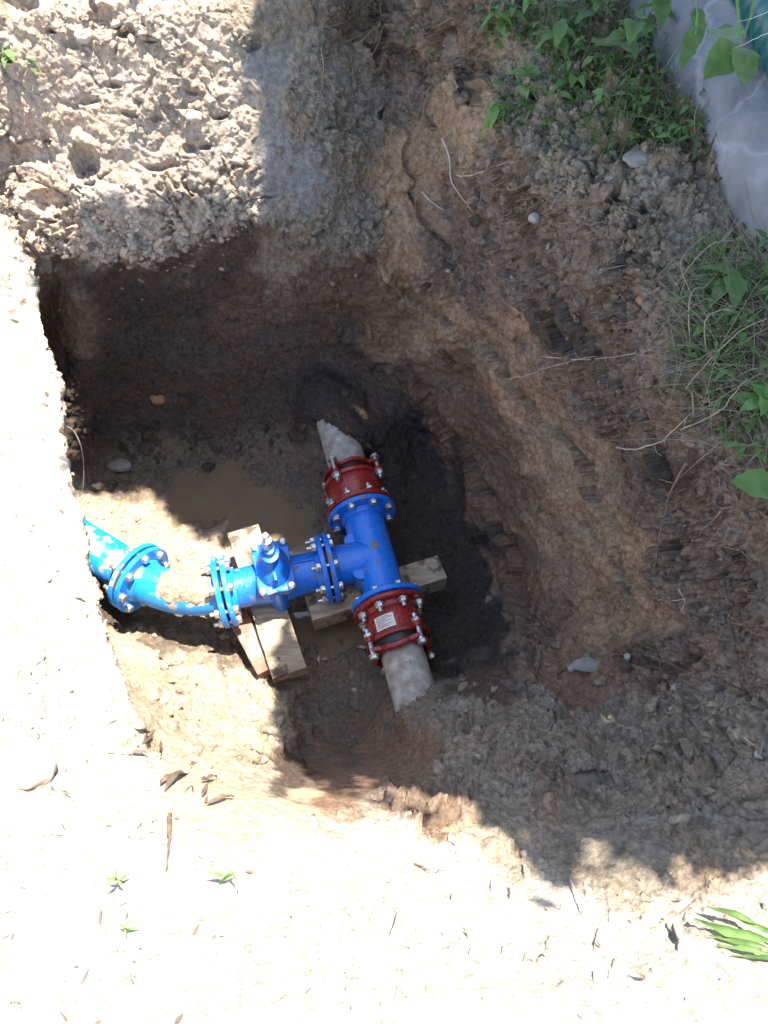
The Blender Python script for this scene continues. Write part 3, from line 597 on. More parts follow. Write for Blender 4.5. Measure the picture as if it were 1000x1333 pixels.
# gate valve
v0 = TC + BD * BLEN; v1 = A['g2']; VD = (v1 - v0).normalized(); VL = (v1 - v0).length; VS = UP.cross(VD).normalized()
val = fit('gate_valve', v0 + VD * VL * .5); vc = v0 + VD * VL * .50
mb = MB(); mb.rev([(.01, PR), (.05, PR - .004), (VL * .32, PR), (VL * .4, PR + .006), (VL * .6, PR + .006), (VL * .7, PR), (VL - .05, PR - .004), (VL - .01, PR)], v0, VD, 48); sub(mb, 'valve_body', BLUE, val)
for e, d in ((v0, VD), (v1, -VD)):
    mb = MB(); flange(mb, e + d * .006, d, .021); sub(mb, 'flange', BLUESUNMUD if d != VD else BLUE, val)
mb = MB()                                            # wedge chamber: flattened oval rising from the body
mb.rev([(-.125, .03), (-.12, .075), (-.09, .1), (0, .104), (.07, .104), (.085, .104)], vc, UP, 40, up=VS, sx=.52, sy=1.0)
sub(mb, 'wedge_chamber', BLUE, val)
def plate(h0, h1, lx_, ly_, rr):
    m_ = MB(); n = 48; vs = []; fs = []
    for (h, s) in ((h0, 1), (h1 - .004, 1), (h1, .95)):
        for i in range(n):
            t = 2 * math.pi * i / n; cx, sy_ = math.cos(t), math.sin(t); e = .55
            x = abs(cx) ** e * math.copysign(1, cx) * lx_ * s; y = abs(sy_) ** e * math.copysign(1, sy_) * ly_ * s
            y *= 1 - rr * math.exp(-(x / lx_ * 2.4) ** 2); x *= 1 - rr * 1.3 * math.exp(-(y / ly_ * 2.6) ** 2)
            vs.append(vc + VD * x + VS * y + UP * h)
    for j in range(2):
        for i in range(n): k = (i + 1) % n; fs.append((j * n + i, j * n + k, (j + 1) * n + k, (j + 1) * n + i))
    fs.append(tuple(range(n))); fs.append(tuple(2 * n + i for i in range(n))); m_.add(vs, fs); return m_
sub(plate(.078, .094, .078, .118, .1), 'body_flange', BLUE, val); sub(plate(.0945, .11, .078, .118, .1), 'bonnet_flange', BLUE, val)
mb = MB(); mb.rev([(.108, .092), (.125, .086), (.15, .072), (.17, .056), (.185, .045), (.2, .042), (.22, .042), (.222, .05), (.235, .05), (.238, .034), (.262, .03), (.264, .02)], vc, UP, 40, up=VS, sx=.72, sy=1.0)
sub(mb, 'bonnet', BLUE, val)
for s in (-1, 1):
    mb = MB(); mb.box(vc + VS * s * .055 + UP * .14, VD * .006, VS * .035, UP * .03); sub(mb, 'bonnet_rib', BLUE, val, bevel=.004)
mb = MB(); mb.tube([vc + UP * .25, vc + UP * .315], .019, 16); mb.tube([vc + UP * .314, vc + UP * .352], .0135, 4); sub(mb, 'valve_stem', ZINC, val)
for sx in (-1, 1):
    for sy in (-1, 1):
        q = vc + VD * .055 * sx + VS * .098 * sy
        m_ = MB(); m_.rev([(.11, .0165), (.122, .0165), (.127, .01)], q, UP, 16); m_.tube([q + UP * .07, q + UP * .12], .007, 8); sub(m_, 'bonnet_bolt', ZINC, val)
mb = MB(); q = vc - VS * .094 - UP * .02
mb.box(q - VS * .012, VD * .03, VS * .008, UP * .03); sub(mb, 'badge_boss', BLUE, val, bevel=.003)
mb = MB(); mb.box(q - VS * .0215 + UP * 0, VD * .017, VS * .0012, UP * .017); o = sub(mb, 'tag_sticker', mat('tan_tag', (.5, .38, .25), .6), val)
mb = MB(); mb.tube([v0 + VD * .03 + UP * .084 - VS * .01, v0 + VD * .13 + UP * .084 - VS * .01], .003, 6); sub(mb, 'casting_seam', BLUE, val)
bolts(val, v0, VD, .026, .027); gasket(val, v0, VD)
# bend
d3 = (A['end'] - A['g3']).normalized()
bend = fit('pipe_bend', (v1 + A['g3']) / 2)
p0, p3 = v1, A['g3']; L = (p3 - p0).length; pa = p0 + VD * L * .36; pb = p3 - d3 * L * .36
def bez(t): return p0 * (1 - t) ** 3 + pa * 3 * t * (1 - t) ** 2 + pb * 3 * t * t * (1 - t) + p3 * t ** 3
mb = MB(); mb.tube([bez(i / 24) for i in range(25)], PR, 48); sub(mb, 'curved_pipe', BLUESUNMUD, bend)
mb = MB(); flange(mb, v1 + VD * .006, VD, .021); sub(mb, 'flange', BLUESUNMUD, bend)
mb = MB(); flange(mb, p3 - d3 * .006, -d3, .021); sub(mb, 'flange', BLUESUNMUD, bend)
bolts(bend, v1, VD, .028, .029); gasket(bend, v1, VD)
# pipe running into the left wall
run = fit('spigot_pipe', p3); mb = MB(); mb.rev([(.01, PR), (.09, PR), (.1, PR + .004), (1.1, PR + .004)], p3, d3, 48); sub(mb, 'barrel', BLUESUNMUD, run)
mb = MB(); flange(mb, p3 + d3 * .006, d3, .021); sub(mb, 'flange', BLUESUNMUD, run)
bolts(run, p3, d3, .028, .029); gasket(run, p3, d3)
# lumps of mud lying on the bend
mudv = []; mudf = []
ico = bmesh.new(); bmesh.ops.create_icosphere(ico, subdivisions=2, radius=1); IV = np.array([list(v.co) for v in ico.verts]); IF = np.array([[v.index for v in f.verts] for f in ico.faces]); ico.free()
ico = bmesh.new(); bmesh.ops.create_icosphere(ico, subdivisions=1, radius=1); JV = np.array([list(v.co) for v in ico.verts]); JF = np.array([[v.index for v in f.verts] for f in ico.faces]); ico.free()
def lumps(cs, sz, nrm=None, lv=JV, lf=JF, flat_=.65, rough=.35, seed=0):
    r = np.random.default_rng(seed); n = len(cs); k = len(lv)
    q = 0
    for fr in (1.6, 2.6, 4.5): q = q + np.sin(np.einsum('kc,nc->nk', lv, r.normal(0, fr, (n, 3))) + r.uniform(0, 6.28, (n, 1))) / fr * 1.6
    dirs = lv[None] * (1 + rough * (q[..., None] * .75 + .5 * (r.random((n, k, 1)) - .5)))
    sc = np.asarray(sz)[:, None, None] * np.stack([r.uniform(.7, 1.3, n), r.uniform(.7, 1.3, n), r.uniform(.5, .9, n) * flat_ / .65], 1)[:, None]
    a = r.uniform(0, 6.28, n); c, s = np.cos(a), np.sin(a); v = dirs * sc
    x = v[..., 0] * c[:, None] - v[..., 1] * s[:, None]; y = v[..., 0] * s[:, None] + v[..., 1] * c[:, None]
    tl = r.uniform(-.5, .5, n)[:, None]; z = v[..., 2] + x * tl
    v = np.stack([x, y, z], -1) + np.asarray(cs)[:, None]
    f = (lf[None] + (np.arange(n) * k)[:, None, None]).reshape(-1, 3); return v.reshape(-1, 3), f
gn_, gm_ = 90, 60; mv = []
for i in range(gn_):
    t = .04 + .72 * i / (gn_ - 1); p = bez(t); tg = (bez(min(1, t + .02)) - bez(max(0, t - .02))).normalized(); sd_ = UP.cross(tg)
    for j in range(gm_):
        a = -1.1 + 2.0 * j / (gm_ - 1); mv.append(list(p + (UP * math.cos(a) + sd_ * math.sin(a)) * PR))
mv = np.array(mv); tt_ = np.repeat(np.linspace(0, 1, gn_), gm_); aa_ = np.tile(np.linspace(-1, 1, gm_), gn_)
cen = np.array([list(bez(.04 + .72 * i / (gn_ - 1))) for i in range(gn_)]).repeat(gm_, 0); nn_ = (mv - cen) / PR
hh = .013 * (.88 - np.abs(aa_) ** 2 - np.abs(tt_ * 2 - .85) ** 2.4 + 1.1 * fbm(mv, .07, 3, 301)) + .004 * fbm(mv, .015, 3, 311, True)
mv = mv + nn_ * np.clip(hh, -.006, .024)[:, None]; ii = np.arange(gn_ * gm_).reshape(gn_, gm_)
f = np.stack([ii[:-1, :-1], ii[1:, :-1], ii[1:, 1:], ii[:-1, 1:]], -1).reshape(-1, 4)
me = bigmesh('mud_cake', mv, f); setcol(me, np.tile([.40, .30, .21], (len(mv), 1)) * (1 + .2 * fbm(mv, .05, 2, 5))[:, None])
o = link('mud_cake', me, SOIL); o.parent = bend; o.matrix_parent_inverse = Matrix.Translation(-Vector(bend.location)); o['label'] = 'dried tan mud caked on the curved pipe'

# old pipe stubs
for (c, s, L_, lab) in ((A['bot'], -1, .62, 'short grey cement pipe end leaving the lower red coupling into the clay bank'), (A['top'], 1, .75, 'short grey cement pipe end leaving the upper red coupling into the dark far bank')):
    d = RD * s; mb = MB(); mb.rev([(.12, .082), (.2, .083), (L_, .084)], c - UP * .004, d, 40)
    o = mb.build('old_pipe', OLDPIPE); tag(o, lab, 'pipe')

# ---------------------------------------------------------------- timber
def beam(name, a, b, wid, hgt, m, lab, par=None):
    d = (b - a); L = d.length / 2; d.normalize(); s = UP.cross(d).normalized(); n = 24
    mb = MB(); vs = []; fs = []
    for i in range(n + 1):
        t = -L + 2 * L * i / n; j = rng.uniform(-.0015, .0015, 8)
        c = (a + b) / 2 + d * t - UP * hgt / 2
        q = [(-1, 1), (1, 1), (1, -1), (-1, -1)]
        for k, (x, z) in enumerate(q): vs.append(c + s * (x * wid / 2 + j[k]) + UP * (z * hgt / 2 + j[k + 4]))
    for i in range(n):
        for k in range(4): k2 = (k + 1) % 4; fs.append((i * 4 + k, i * 4 + k2, i * 4 + 4 + k2, i * 4 + 4 + k))
    fs.append((3, 2, 1, 0)); fs.append((n * 4, n * 4 + 1, n * 4 + 2, n * 4 + 3)); mb.add(vs, fs)
    return tag(mb.build(name, m, smooth=False, bevel=.003), lab, 'timber')
zt = ZA - PR - .004
beam('timber_beam', P(402, 792, zt), P(576, 737, zt), .112, .10, WOOD, 'pale squared timber beam lying crosswise under the blue tee')
beam('timber_plank', P(316, 688, zt), P(377, 876, zt), .135, .075, WOOD, 'pale weathered timber plank lying under the gate valve, knots near its lower end')
beam('timber_board', P(292, 770, zt - .07), P(348, 872, zt - .03), .08, .06, WOODRED, 'reddish board caked with mud beside the pale plank under the valve')

# ---------------------------------------------------------------- scattered crumbs (stuff)
cl_w = (CL * 60) ** 1.5 * np.clip(1 - fg, .05, 1) + .004
inside = (q2[:, 0] > -55) & (q2[:, 0] < 1030) & (q2[:, 1] > -38) & (q2[:, 1] < 1355)
puds = (wet > .5)
dens = np.where(inside, cl_w, 0) * np.where(puds, .15, 1); dens *= np.clip(.4 + 1.8 * fbm(flat, .1, 2, 131), .03, 2)
dens /= dens.sum()
NC = 15000; pick = rng.choice(len(dens), NC, p=dens)
dist = np.linalg.norm(pos[pick] - np.array([0, 0, CAMH]), axis=1)
sz = (.0025 + .0085 * rng.random(NC) ** 4) * (1.0 + .0 * dist)
v, f = lumps(pos[pick] + np.array([0, 0, 1]) * (sz * .25)[:, None], sz, seed=5, rough=.4)
me = bigmesh('soil_crumbs', v, f, False); cr = np.repeat(cc[pick] * rng.uniform(.8, 1.25, (NC, 1)), len(JV), 0); setcol(me, np.clip(cr, 0, .8)); o = link('soil_crumbs', me, SOIL); tag(o, 'loose crumbs of soil scattered over the pit walls and banks', 'soil crumbs', kind='stuff')
# larger clods hanging on the far rim and lying on the banks
cs = []; sz = []; cl = []
def clods(n, x0, x1, yf, spread, s0, s1, kind):
    for _ in range(n):
        x = rng.uniform(x0, x1); y = yf(x) + rng.normal(0, spread); j, i = near(x, y)
        cs.append(G[j, i]); sz.append(s0 + (s1 - s0) * rng.random() ** 2.5); cl.append(np.array(K[kind][0]) * rng.uniform(.85, 1.15))
rf = lambda x: np.interp(x, [40, 130, 180, 210, 260, 320], [318, 326, 333, 322, 303, 280])
clods(420, 35, 335, rf, 8, .004, .019, 'lipc'); clods(120, 10, 330, lambda x: 200 + (x % 97), 70, .004, .012, 'slope'); clods(60, 60, 200, lambda x: 30, 22, .006, .018, 'slope')
clods(160, 650, 900, lambda x: 150 + (x - 650) * .75, 40, .004, .014, 'top'); clods(160, 600, 880, lambda x: 230 + (x - 600) * .8, 60, .006, .022, 'brown')
clods(160, 560, 980, lambda x: 960, 60, .006, .022, 'clay'); clods(60, 330, 480, lambda x: 250 + (x % 60), 50, .006, .02, 'grey'); clods(60, 150, 360, lambda x: 870 + (x % 90), 30, .006, .022, 'mudlit')
clods(26, 418, 480, lambda x: 545 + (x - 418) * .5, 5, .006, .02, 'dark'); clods(30, 508, 560, lambda x: 926 - (x - 508) * .45, 5, .005, .017, 'clay'); clods(90, 80, 460, lambda x: 560, 25, .008, .03, 'dark'); clods(90, 130, 420, lambda x: 420, 60, .005, .014, 'dark'); clods(50, 0, 900, lambda x: 1180, 80, .003, .007, 'dry')
v, f = lumps(cs, sz, seed=9, lv=IV, lf=IF, flat_=.8, rough=.42)
me = bigmesh('soil_clods', v, f, False); setcol(me, np.repeat(np.array(cl), len(IV), 0)); o = link('soil_clods', me, SOIL); tag(o, 'larger soil clods along the far rim and banks', 'soil clods', kind='stuff')

# ---------------------------------------------------------------- stones one can point at
ico = bmesh.new(); bmesh.ops.create_icosphere(ico, subdivisions=4, radius=1); HV = np.array([list(v.co) for v in ico.verts]); HF = np.array([[v.index for v in f.verts] for f in ico.faces]); ico.free()
def stone(px, py, r, m, lab, sc=(1, .8, .6), sink=.3, name='stone', rot=0., rough=.18):
    g = gp(px, py); s = np.random.default_rng(int(px * 7 + py)); v = HV.copy()
    v = v * (1 + rough * fbm(HV + px, .9, 3, int(px))[:, None] * 1.7 + (.10 * np.abs(fbm(HV + px, .25, 3, 3)) * (1 if r > .03 else .6))[:, None]) * np.array(sc) * r
    c_, s_ = math.cos(rot), math.sin(rot); v = np.stack([v[:, 0] * c_ - v[:, 1] * s_, v[:, 0] * s_ + v[:, 1] * c_, v[:, 2]], 1)
    me = bigmesh(name, v, HF); o = link(name, me, m); o.location = g + Vector((0, 0, r * sc[2] * (1 - 2 * sink)))
    return tag(o, lab, 'stone')
stone(705, 280, .020, WHITE, 'small whitish stone on the brown slope below the grey topsoil', (1, 1.1, .8), .2)
stone(832, 393, .018, ORST, 'rounded orange stone on the brown slope left of the dry grass', (1.1, .8, .7), .2)
stone(833, 212, .038, STONED, 'flat grey slab of stone on topsoil below the green weeds', (1.4, .8, .4), .2, rot=.5)
stone(768, 868, .034, STONED, 'flat greenish grey stone jutting from the foot of the brown wall', (1.5, .7, .5), .2)
stone(748, 880, .022, STONE, 'upright pale stone beside the flat grey stone at the wall foot', (.6, .7, 1.2), .3)
stone(826, 862, .013, WHITE, 'small white stone on the brown wall foot right of the grey stone', (.8, 1, 1.2), .3)
stone(883, 897, .018, WHITE, 'bluish white stone at the right end of the clay ledge', (1.2, .9, .8), .3)
stone(993, 988, .013, WHITE, 'white pebble on grey clay at the right edge below the bank', (1, 1, .8), .2)
stone(255, 152, .024, STONE, 'rounded tan stone on the sunlit far slope', (1.2, .9, .8), .3)
stone(110, 48, .03, STONE, 'tan clod of stone at the top left of the sunlit slope', (1, .9, .8), .3)
stone(35, 1000, .062, STONE, 'large pale rounded boulder in the sunlit bank at left', (1.0, .95, .8), .22, rough=.16)
stone(92, 1205, .05, STONE, 'large smooth pale stone half buried in the sunlit foreground', (1.2, .9, .75), .2, rough=.16)
stone(682, 1108, .012, WHITE, 'upright white pebble at the shade line on the foreground ledge', (.8, .8, 1.2), .2)
stone(592, 560, .012, WHITE, 'tiny white stone on reddish earth above the dark hollow', (1, 1, .7), .2) if False else None
stone(205, 520, .036, ORST, 'brown rounded stone set in the dark far wall', (1, .8, .8), .4)
stone(155, 608, .04, STONED, 'brown wet stone beside the puddle at the left', (1.3, .8, .5), .3)
stone(188, 872, .02, STONED, 'purple grey stone inside the hollow of the sunlit near slope', (.8, .8, 1), .2)
stone(722, 326, .016, STRAW, 'narrow straw coloured wood chip standing on the brown slope', (.4, .5, 1.6), .2)
stone(585, 352, .010, WHITE, 'tiny white pebble on the ochre wall near the corner', (1, 1, .8), .2)
stone(855, 130, .0, WHITE, '', ) if False else None

# ---------------------------------------------------------------- roots, twigs
def strand(name, pts, r, m, lab, cat, jit=.004, group=None, n=6):
    pts = [Vector(p) for p in pts]; out = []
    for i in range(len(pts) - 1):
        p0_, p1_, p2_, p3_ = pts[max(i - 1, 0)], pts[i], pts[i + 1], pts[min(i + 2, len(pts) - 1)]
        for k in range(5):
            t = k / 5; out.append(.5 * ((2 * p1_) + (p2_ - p0_) * t + (2 * p0_ - 5 * p1_ + 4 * p2_ - p3_) * t * t + (3 * p1_ - p0_ - 3 * p2_ + p3_) * t ** 3) + Vector(rng.uniform(-jit, jit, 3)))
    out.append(pts[-1]); k = len(out); r *= .78; rad = [r * (1 - .75 * i / k) * rng.uniform(.85, 1.15) for i in range(k)]; mb_ = MB().tube(out, rad, n)
    if cat == 'root' and jit > .0015:
        for _ in range(int(k / 5) + 1):
            i = int(rng.integers(1, k - 1)); d_ = Vector(rng.uniform(-1, 1, 3)).normalized() * rng.uniform(.015, .05); q_ = out[i]
            mb_.tube([q_, q_ + d_ * .5 + Vector(rng.uniform(-.004, .004, 3)), q_ + d_ + Vector(rng.uniform(-.008, .008, 3))], [r * .4, r * .3, r * .15], 5)
    return tag(mb_.build(name, m, auto=180), lab, cat, group)
def gs(*a, h=.006): return [gp(x, y, h if not hh else hh[0]) for (x, y, *hh) in a]
strand('twig', gs((583, 176), (596, 200), (612, 226), (632, 262), h=.016), .0055, ROOTP, 'straight grey twig lying on the brown wall near the top', 'twig', .001)
strand('twig', gs((550, 250), (565, 262), (587, 271), h=.016), .0055, ROOTP, 'short grey twig on the wall below the long straight one', 'twig', .001)
strand('root', gs((612, 219), (636, 218), (662, 210), (690, 205), h=.02), .003, ROOTP, 'pale wiggly root tip just right of the straight grey twig', 'root', .003)
strand('root', [gp(40, 362, .01), gp(50, 372, .03) + Vector((.0, 0, .02)), gp(60, 368, .05), gp(68, 376, .06)], .0045, ROOTP, 'knotted pale root sticking out of the left wall top', 'root', .004)
strand('root', [P(80, 553, -.62), P(95, 560, -.68), P(105, 580, -.75), P(109, 605, -.85), P(108, 635, -.95), P(100, 650, -1.0)], .0032, ROOTP, 'thin white looping root hanging at the left edge above the blue pipe', 'root', .0004)
strand('root', [P(108, 645, -1.0), P(98, 655, -.95), P(86, 655, -.7)], .003, ROOTP, 'short pale rootlet at the end of the white loop', 'root', .001)
strand('root', gs((628, 352), (690, 350), (745, 318), (770, 300), h=.03), .003, ROOTP, 'long pale root over the dark upper part of the brown wall', 'root', .004) if False else None
strand('root', gs((680, 487), (710, 480), (745, 468), (790, 458), h=.03), .003, ROOTP, 'thin pale root on the wall left of the dry grass', 'root', .004)
strand('root', gs((730, 456), (760, 462), (800, 460), (870, 458), h=.03), .0025, ROOTP, 'straight pale root reaching the dry grass from the left', 'root', .002)
strand('root', gs((812, 578), (850, 577), (875, 568), (902, 556), (905, 535), h=.03), .0038, ROOTP, 'bent pale root below the dry grass clump', 'root', .002)
strand('root', gs((912, 597), (890, 630), (878, 660), (874, 700), (877, 740), h=.03), .0055, ROOT, 'brown root hanging straight down the right wall', 'root', .002)
strand('root', gs((955, 660), (925, 690), (905, 715), (885, 712), h=.02), .0035, ROOT, 'brown root curving right of the hanging root', 'root', .003)
strand('root', gs((960, 702), (972, 716), (985, 728), h=.02), .0035, ROOT, 'short brown rootlet at the right edge of the bank', 'root', .002)
strand('root', gs((815, 720), (832, 722), (905, 716), h=.015), .0025, ROOTP, 'horizontal pale rootlet on the ochre wall', 'root', .002) if False else None
strand('root', gs((903, 762), (905, 780), (904, 795), h=.015), .0035, ROOTP, 'upright pale rootlet in a small cross on the ochre wall', 'root', .001)
strand('root', gs((870, 778), (888, 779), (905, 776), h=.015), .003, ROOTP, 'level pale rootlet in a small cross on the ochre wall', 'root', .001)
for k, (a, b, c, lab) in enumerate([((500, 0), (488, 50), (470, 85), 'long orange root at the top of the corner between the walls'), ((455, 60), (475, 45), (505, 38), 'brown root crossing the long orange root'), ((515, 60), (495, 85), (480, 100), 'curved brown root below the crossing roots'),
        ((560, 120), (545, 150), (505, 180), 'thin brown root slanting down the brown wall top'), ((570, 110), (560, 150), (540, 185), 'forked brown root near the top of the ochre wall'), ((545, 250), (540, 275), (538, 300), 'short pale root low on the ochre corner'), ((415, 60), (418, 110), (410, 160), 'hair thin root running down the grey slope')]):
    strand('root', gs(a, b, c, h=.02), .0035, ROOT, lab, 'root', .005)
strand('root', gs((965, 958), (985, 975), (1003, 998), h=.015), .004, ROOTP, 'pale root on the clay at the right edge', 'root', .002)
strand('root', gs((185, 873), (200, 867), (213, 862), h=.03), .004, ROOTP, 'pale bent root crossing the hollow of the sunlit near slope', 'root', .001)
strand('stem', gs((745, 1150), (750, 1170), (762, 1196), h=.012), .003, ROOTP, 'thin pale stem at the shade edge in the foreground', 'stem', .001)
strand('stem', gs((664, 1163), (666, 1172), (666, 1182), h=.012), .004, ROOTP, 'short pale upright stem in the foreground', 'stem', .001)
for k in range(34):                                   # fine rootlets everywhere in the bank: countable but tiny, joined
    pass
mb = MB()
for k in range(170):
    x, y = (rng.uniform(800, 1000), rng.uniform(520, 900)) if k % 2 else (rng.uniform(640, 860), rng.uniform(240, 560))
    if k % 5 == 0: x, y = rng.uniform(420, 620), rng.uniform(10, 300)
    if k % 17 == 0: x, y = rng.uniform(860, 1000), rng.uniform(850, 900)
    p = gp(x, y, .004); a = rng.uniform(0, 6.28); l = rng.uniform(8, 38); q = gp(min(1000, max(405, x + l * math.cos(a))), y + l * .6 * math.sin(a), .008); m_ = (p + q) / 2 + gn(x, y) * rng.uniform(.005, .03)
    mb.tube([p, p.lerp(m_, .6) + Vector(rng.uniform(-.006, .006, 3)), m_.lerp(q, .5) + Vector(rng.uniform(-.006, .006, 3)), q], [.0016, .0014, .0012, .0008], 4)
o = mb.build('rootlets', ROOT, auto=180); tag(o, 'fine rootlets sticking out of the right bank', 'rootlets', kind='stuff')

# ---------------------------------------------------------------- leaves and plants
def leaf_mesh(L, W, fold=.25, curl=.3, n=7, tip=1.0):
    v = []; f = []
    for i in range(n + 1):
        t = i / n; w_ = W * (math.sin(math.pi * min(1, t ** .75)) ** .8) * (1 - .25 * t) * .62 if 0 < t < 1 else .0008
        x = L * t; z = -curl * L * t * t + L * .03 * math.sin(9 * t + L * 900)
        j_ = L * .05 * math.sin(17 * t + W * 3000); v += [(x, -w_ * (1 + .12 * math.sin(23 * t)), z + fold * w_ + j_ * t), (x, 0, z), (x, w_ * (1 - .1 * math.sin(19 * t)), z + fold * w_ - j_ * t)]
    for i in range(n):
        for k in (0, 1): a = i * 3 + k; f.append((a, a + 1, a + 4, a + 3))
    return v, f
def place(v, o, d, up):
    d = Vector(d).normalized(); s = Vector(up).cross(d).normalized(); u = d.cross(s)
    return [Vector(o) + d * a + s * b + u * c for (a, b, c) in v]
def add_leaf(parent, o, d, L, W, m, up=(0, 0, 1), curl=.3, name='leaf', fold=.2):
    v, f = leaf_mesh(L, W, fold, curl); me = mesh(name, place(v, o, d, up), f)
    return link(name, me, m, parent)
def plant(px, py, lab, leaves, m=LEAF, h=.1, r=.002, name='weed', cat='plant', lean=(0, 0), group=None, base=None):
    """leaves: list of (fraction of stem, compass degrees, length, width, droop)"""
    b = base or gp(px, py, -.005); e = empty(name, b, lab, cat, group)
    tip = b + Vector((lean[0], lean[1], h)); mid = (b + tip) / 2 + Vector((lean[0] * -.2, lean[1] * -.2, h * .1))
    st = MB().tube([b, mid, tip], [r, r * .8, r * .5], 6).build('stem', m, e)
    for (t, a, L, W, dr) in leaves:
        o_ = b.lerp(mid, t * 2) if t < .5 else mid.lerp(tip, t * 2 - 1); a = math.radians(a)
        k_ = rng.uniform(.7, 1.25); add_leaf(e, o_, (math.cos(a), math.sin(a), .45 - dr + rng.uniform(-.25, .25)), L * k_, W * k_ * rng.uniform(.8, 1.15), m, up=(rng.uniform(-.3, .3), rng.uniform(-.3, .3), 1), curl=dr, fold=rng.uniform(.1, .6))
    return e
# the near vine with three broad leaves that hangs in front of the concrete pipe
def at(px, py, z): return P(px, py, z)
vine = empty('vine', at(955, -10, .62), 'pale green vine with three broad leaves hanging before the concrete pipe', 'plant')
MB().tube([at(958, -25, .62), at(962, 30, .58), at(964, 60, .55), at(950, 70, .55)], [.004, .0035, .003, .002], 8).build('stem', LEAFL, vine)
MB().tube([at(985, -20, .6), at(978, 20, .58), at(968, 50, .555)], [.003, .003, .002], 8).build('stem', LEAFL, vine)
for (a, b, W, u_) in (((962, 58), (925, 92), .052, (0, -.5, 1)), ((966, 60), (972, 100), .046, (.2, -.6, 1)), ((958, 52), (928, 30), .05, (0, -.4, 1))):
    p, q = at(*a, .55), at(*b, .53); add_leaf(vine, p, q - p, (q - p).length * 1.15, W * 1.35, LEAF, up=u_, curl=.15)
v2 = empty('vine', at(905, 60, .5), 'small two leaved green shoot left of the broad leaved vine', 'plant')
MB().tube([at(905, -10, .5), at(908, 20, .5), at(905, 45, .5)], .0025, 6).build('stem', LEAFL, v2)
for (a, b, W) in (((908, 35), (890, 80), .03), ((905, 10), (915, 45), .025)):
    p, q = at(*a, .5), at(*b, .48); add_leaf(v2, p, q - p, (q - p).length * 1.1, W * 1.3, LEAF, up=(0, -.5, 1), curl=.15)
fan = lambda n, L, W, dr, a0=0, t0=.4: [(t0 + (1 - t0) * i / max(1, n - 1), a0 + i * 137.5, L * (1 - .3 * i / n), W, dr) for i in range(n)]
plant(650, 60, 'green weed with toothed leaves at the top of the brown wall', fan(7, .07, .022, .5), LEAFL, .13, lean=(-.02, -.04))
plant(648, 150, 'drooping green weed hanging over the brown wall below the top weed', fan(6, .075, .02, .9, 200), LEAFL, .09, lean=(-.03, -.08))
plant(690, 120, 'bright lime weed seedling among the grey crumbs', fan(4, .05, .03, .2, 40), LEAFL, .05)
plant(720, 90, 'leafy green weed left of the grass patch', fan(8, .08, .036, .4, 10), LEAF, .13)
plant(760, 60, 'broad leaved weed in the middle of the grass patch', fan(8, .085, .042, .4, 80), LEAF, .16)
plant(790, 110, 'broad leaved weed at the right of the grass patch', fan(8, .085, .045, .35, 150), LEAF, .17, lean=(.03, -.03))
plant(845, 70, 'tall weed with large leaves beside the concrete pipe', fan(6, .095, .055, .4, 220), LEAF, .2, lean=(-.03, -.03))
plant(740, 130, 'low dark green weed at the lower left of the grass patch', fan(8, .07, .026, .4, 20), LEAF, .07)
plant(830, 150, 'bright leafy weed at the lower right of the grass patch', fan(7, .07, .028, .3, 70), LEAFL, .08)
plant(940, 395, 'broad green weed under the dry stalks at right', fan(8, .09, .05, .5, 30), LEAF, .08)
plant(915, 385, 'small green weed left of the broad weed under dry stalks', fan(6, .05, .025, .5, 90), LEAF, .06)
plant(985, 545, 'bright green leafy weed at the right edge above the round leaf', fan(9, .06, .032, .3, 10), LEAFL, .07)
rl = plant(1000, 640, 'single round light green leaf on a bare stem at the right edge', [(.9, 178, .085, .052, .1)], LEAFL, .06, lean=(-.01, -.02))
plant(603, 0, 'small green sprout at the top edge above the brown wall', fan(5, .05, .02, .5, 30), LEAF, .05)
plant(583, 75, 'tiny pale flower sprig on the brown wall top', [(.9, 180, .018, .014, .1), (.95, 60, .018, .014, .1)], LEAFL, .05, lean=(-.05, -.04))
plant(545, 50, 'small dark green tuft on the brown wall left of the sprig', fan(5, .04, .012, .6, 200), LEAF, .04)
plant(14, 80, 'green weed with two broad leaves at the left edge of the far slope', fan(5, .05, .026, .4, 260), LEAF, .05)
plant(45, 95, 'small shoot right of the weed on the sunlit far slope', fan(4, .04, .014, .3, 300), LEAF, .05)
plant(160, 1150, 'thin seedling with narrow leaves in the bright foreground', fan(5, .022, .005, .2, 40), LEAFL, .07)
plant(172, 1218, 'thin seedling below the taller one in the bright foreground', fan(4, .018, .004, .2, 10), LEAFL, .05)
plant(285, 1155, 'single slanting grass shoot in the bright foreground', fan(3, .04, .006, .1, 30), LEAFL, .05, lean=(.03, .02))
# big wilted leaf at the lower right
wl_ = empty('wilted_leaf_bunch', gp(945, 1225, 0), 'bunch of green dock leaves lying wilted on the sunlit foreground at right', 'leaves')
for (a, b, W, m_, h) in (((1005, 1236), (902, 1221), .017, LEAFL, .022), ((985, 1222), (922, 1207), .011, LEAF, .035), ((1000, 1240), (925, 1232), .010, LEAF, .012), ((1005, 1248), (935, 1240), .008, LEAFL, .01), ((1015, 1228), (950, 1214), .009, LEAF, .02), ((1020, 1252), (955, 1250), .007, LEAF, .006)):
    p, q = gp(*a, h), gp(*b, h + .012); add_leaf(wl_, p, q - p, (q - p).length, W, m_, up=(rng.uniform(-.5, .5), rng.uniform(-.4, .4), 1), curl=.25, fold=.95)
for (a, b) in (((1000, 1228), (1040, 1236)), ((975, 1235), (1030, 1246))):
    MB().tube([gp(*a, .012), gp(*b, .01)], .0025, 6).build('stalk', STRAW, wl_)
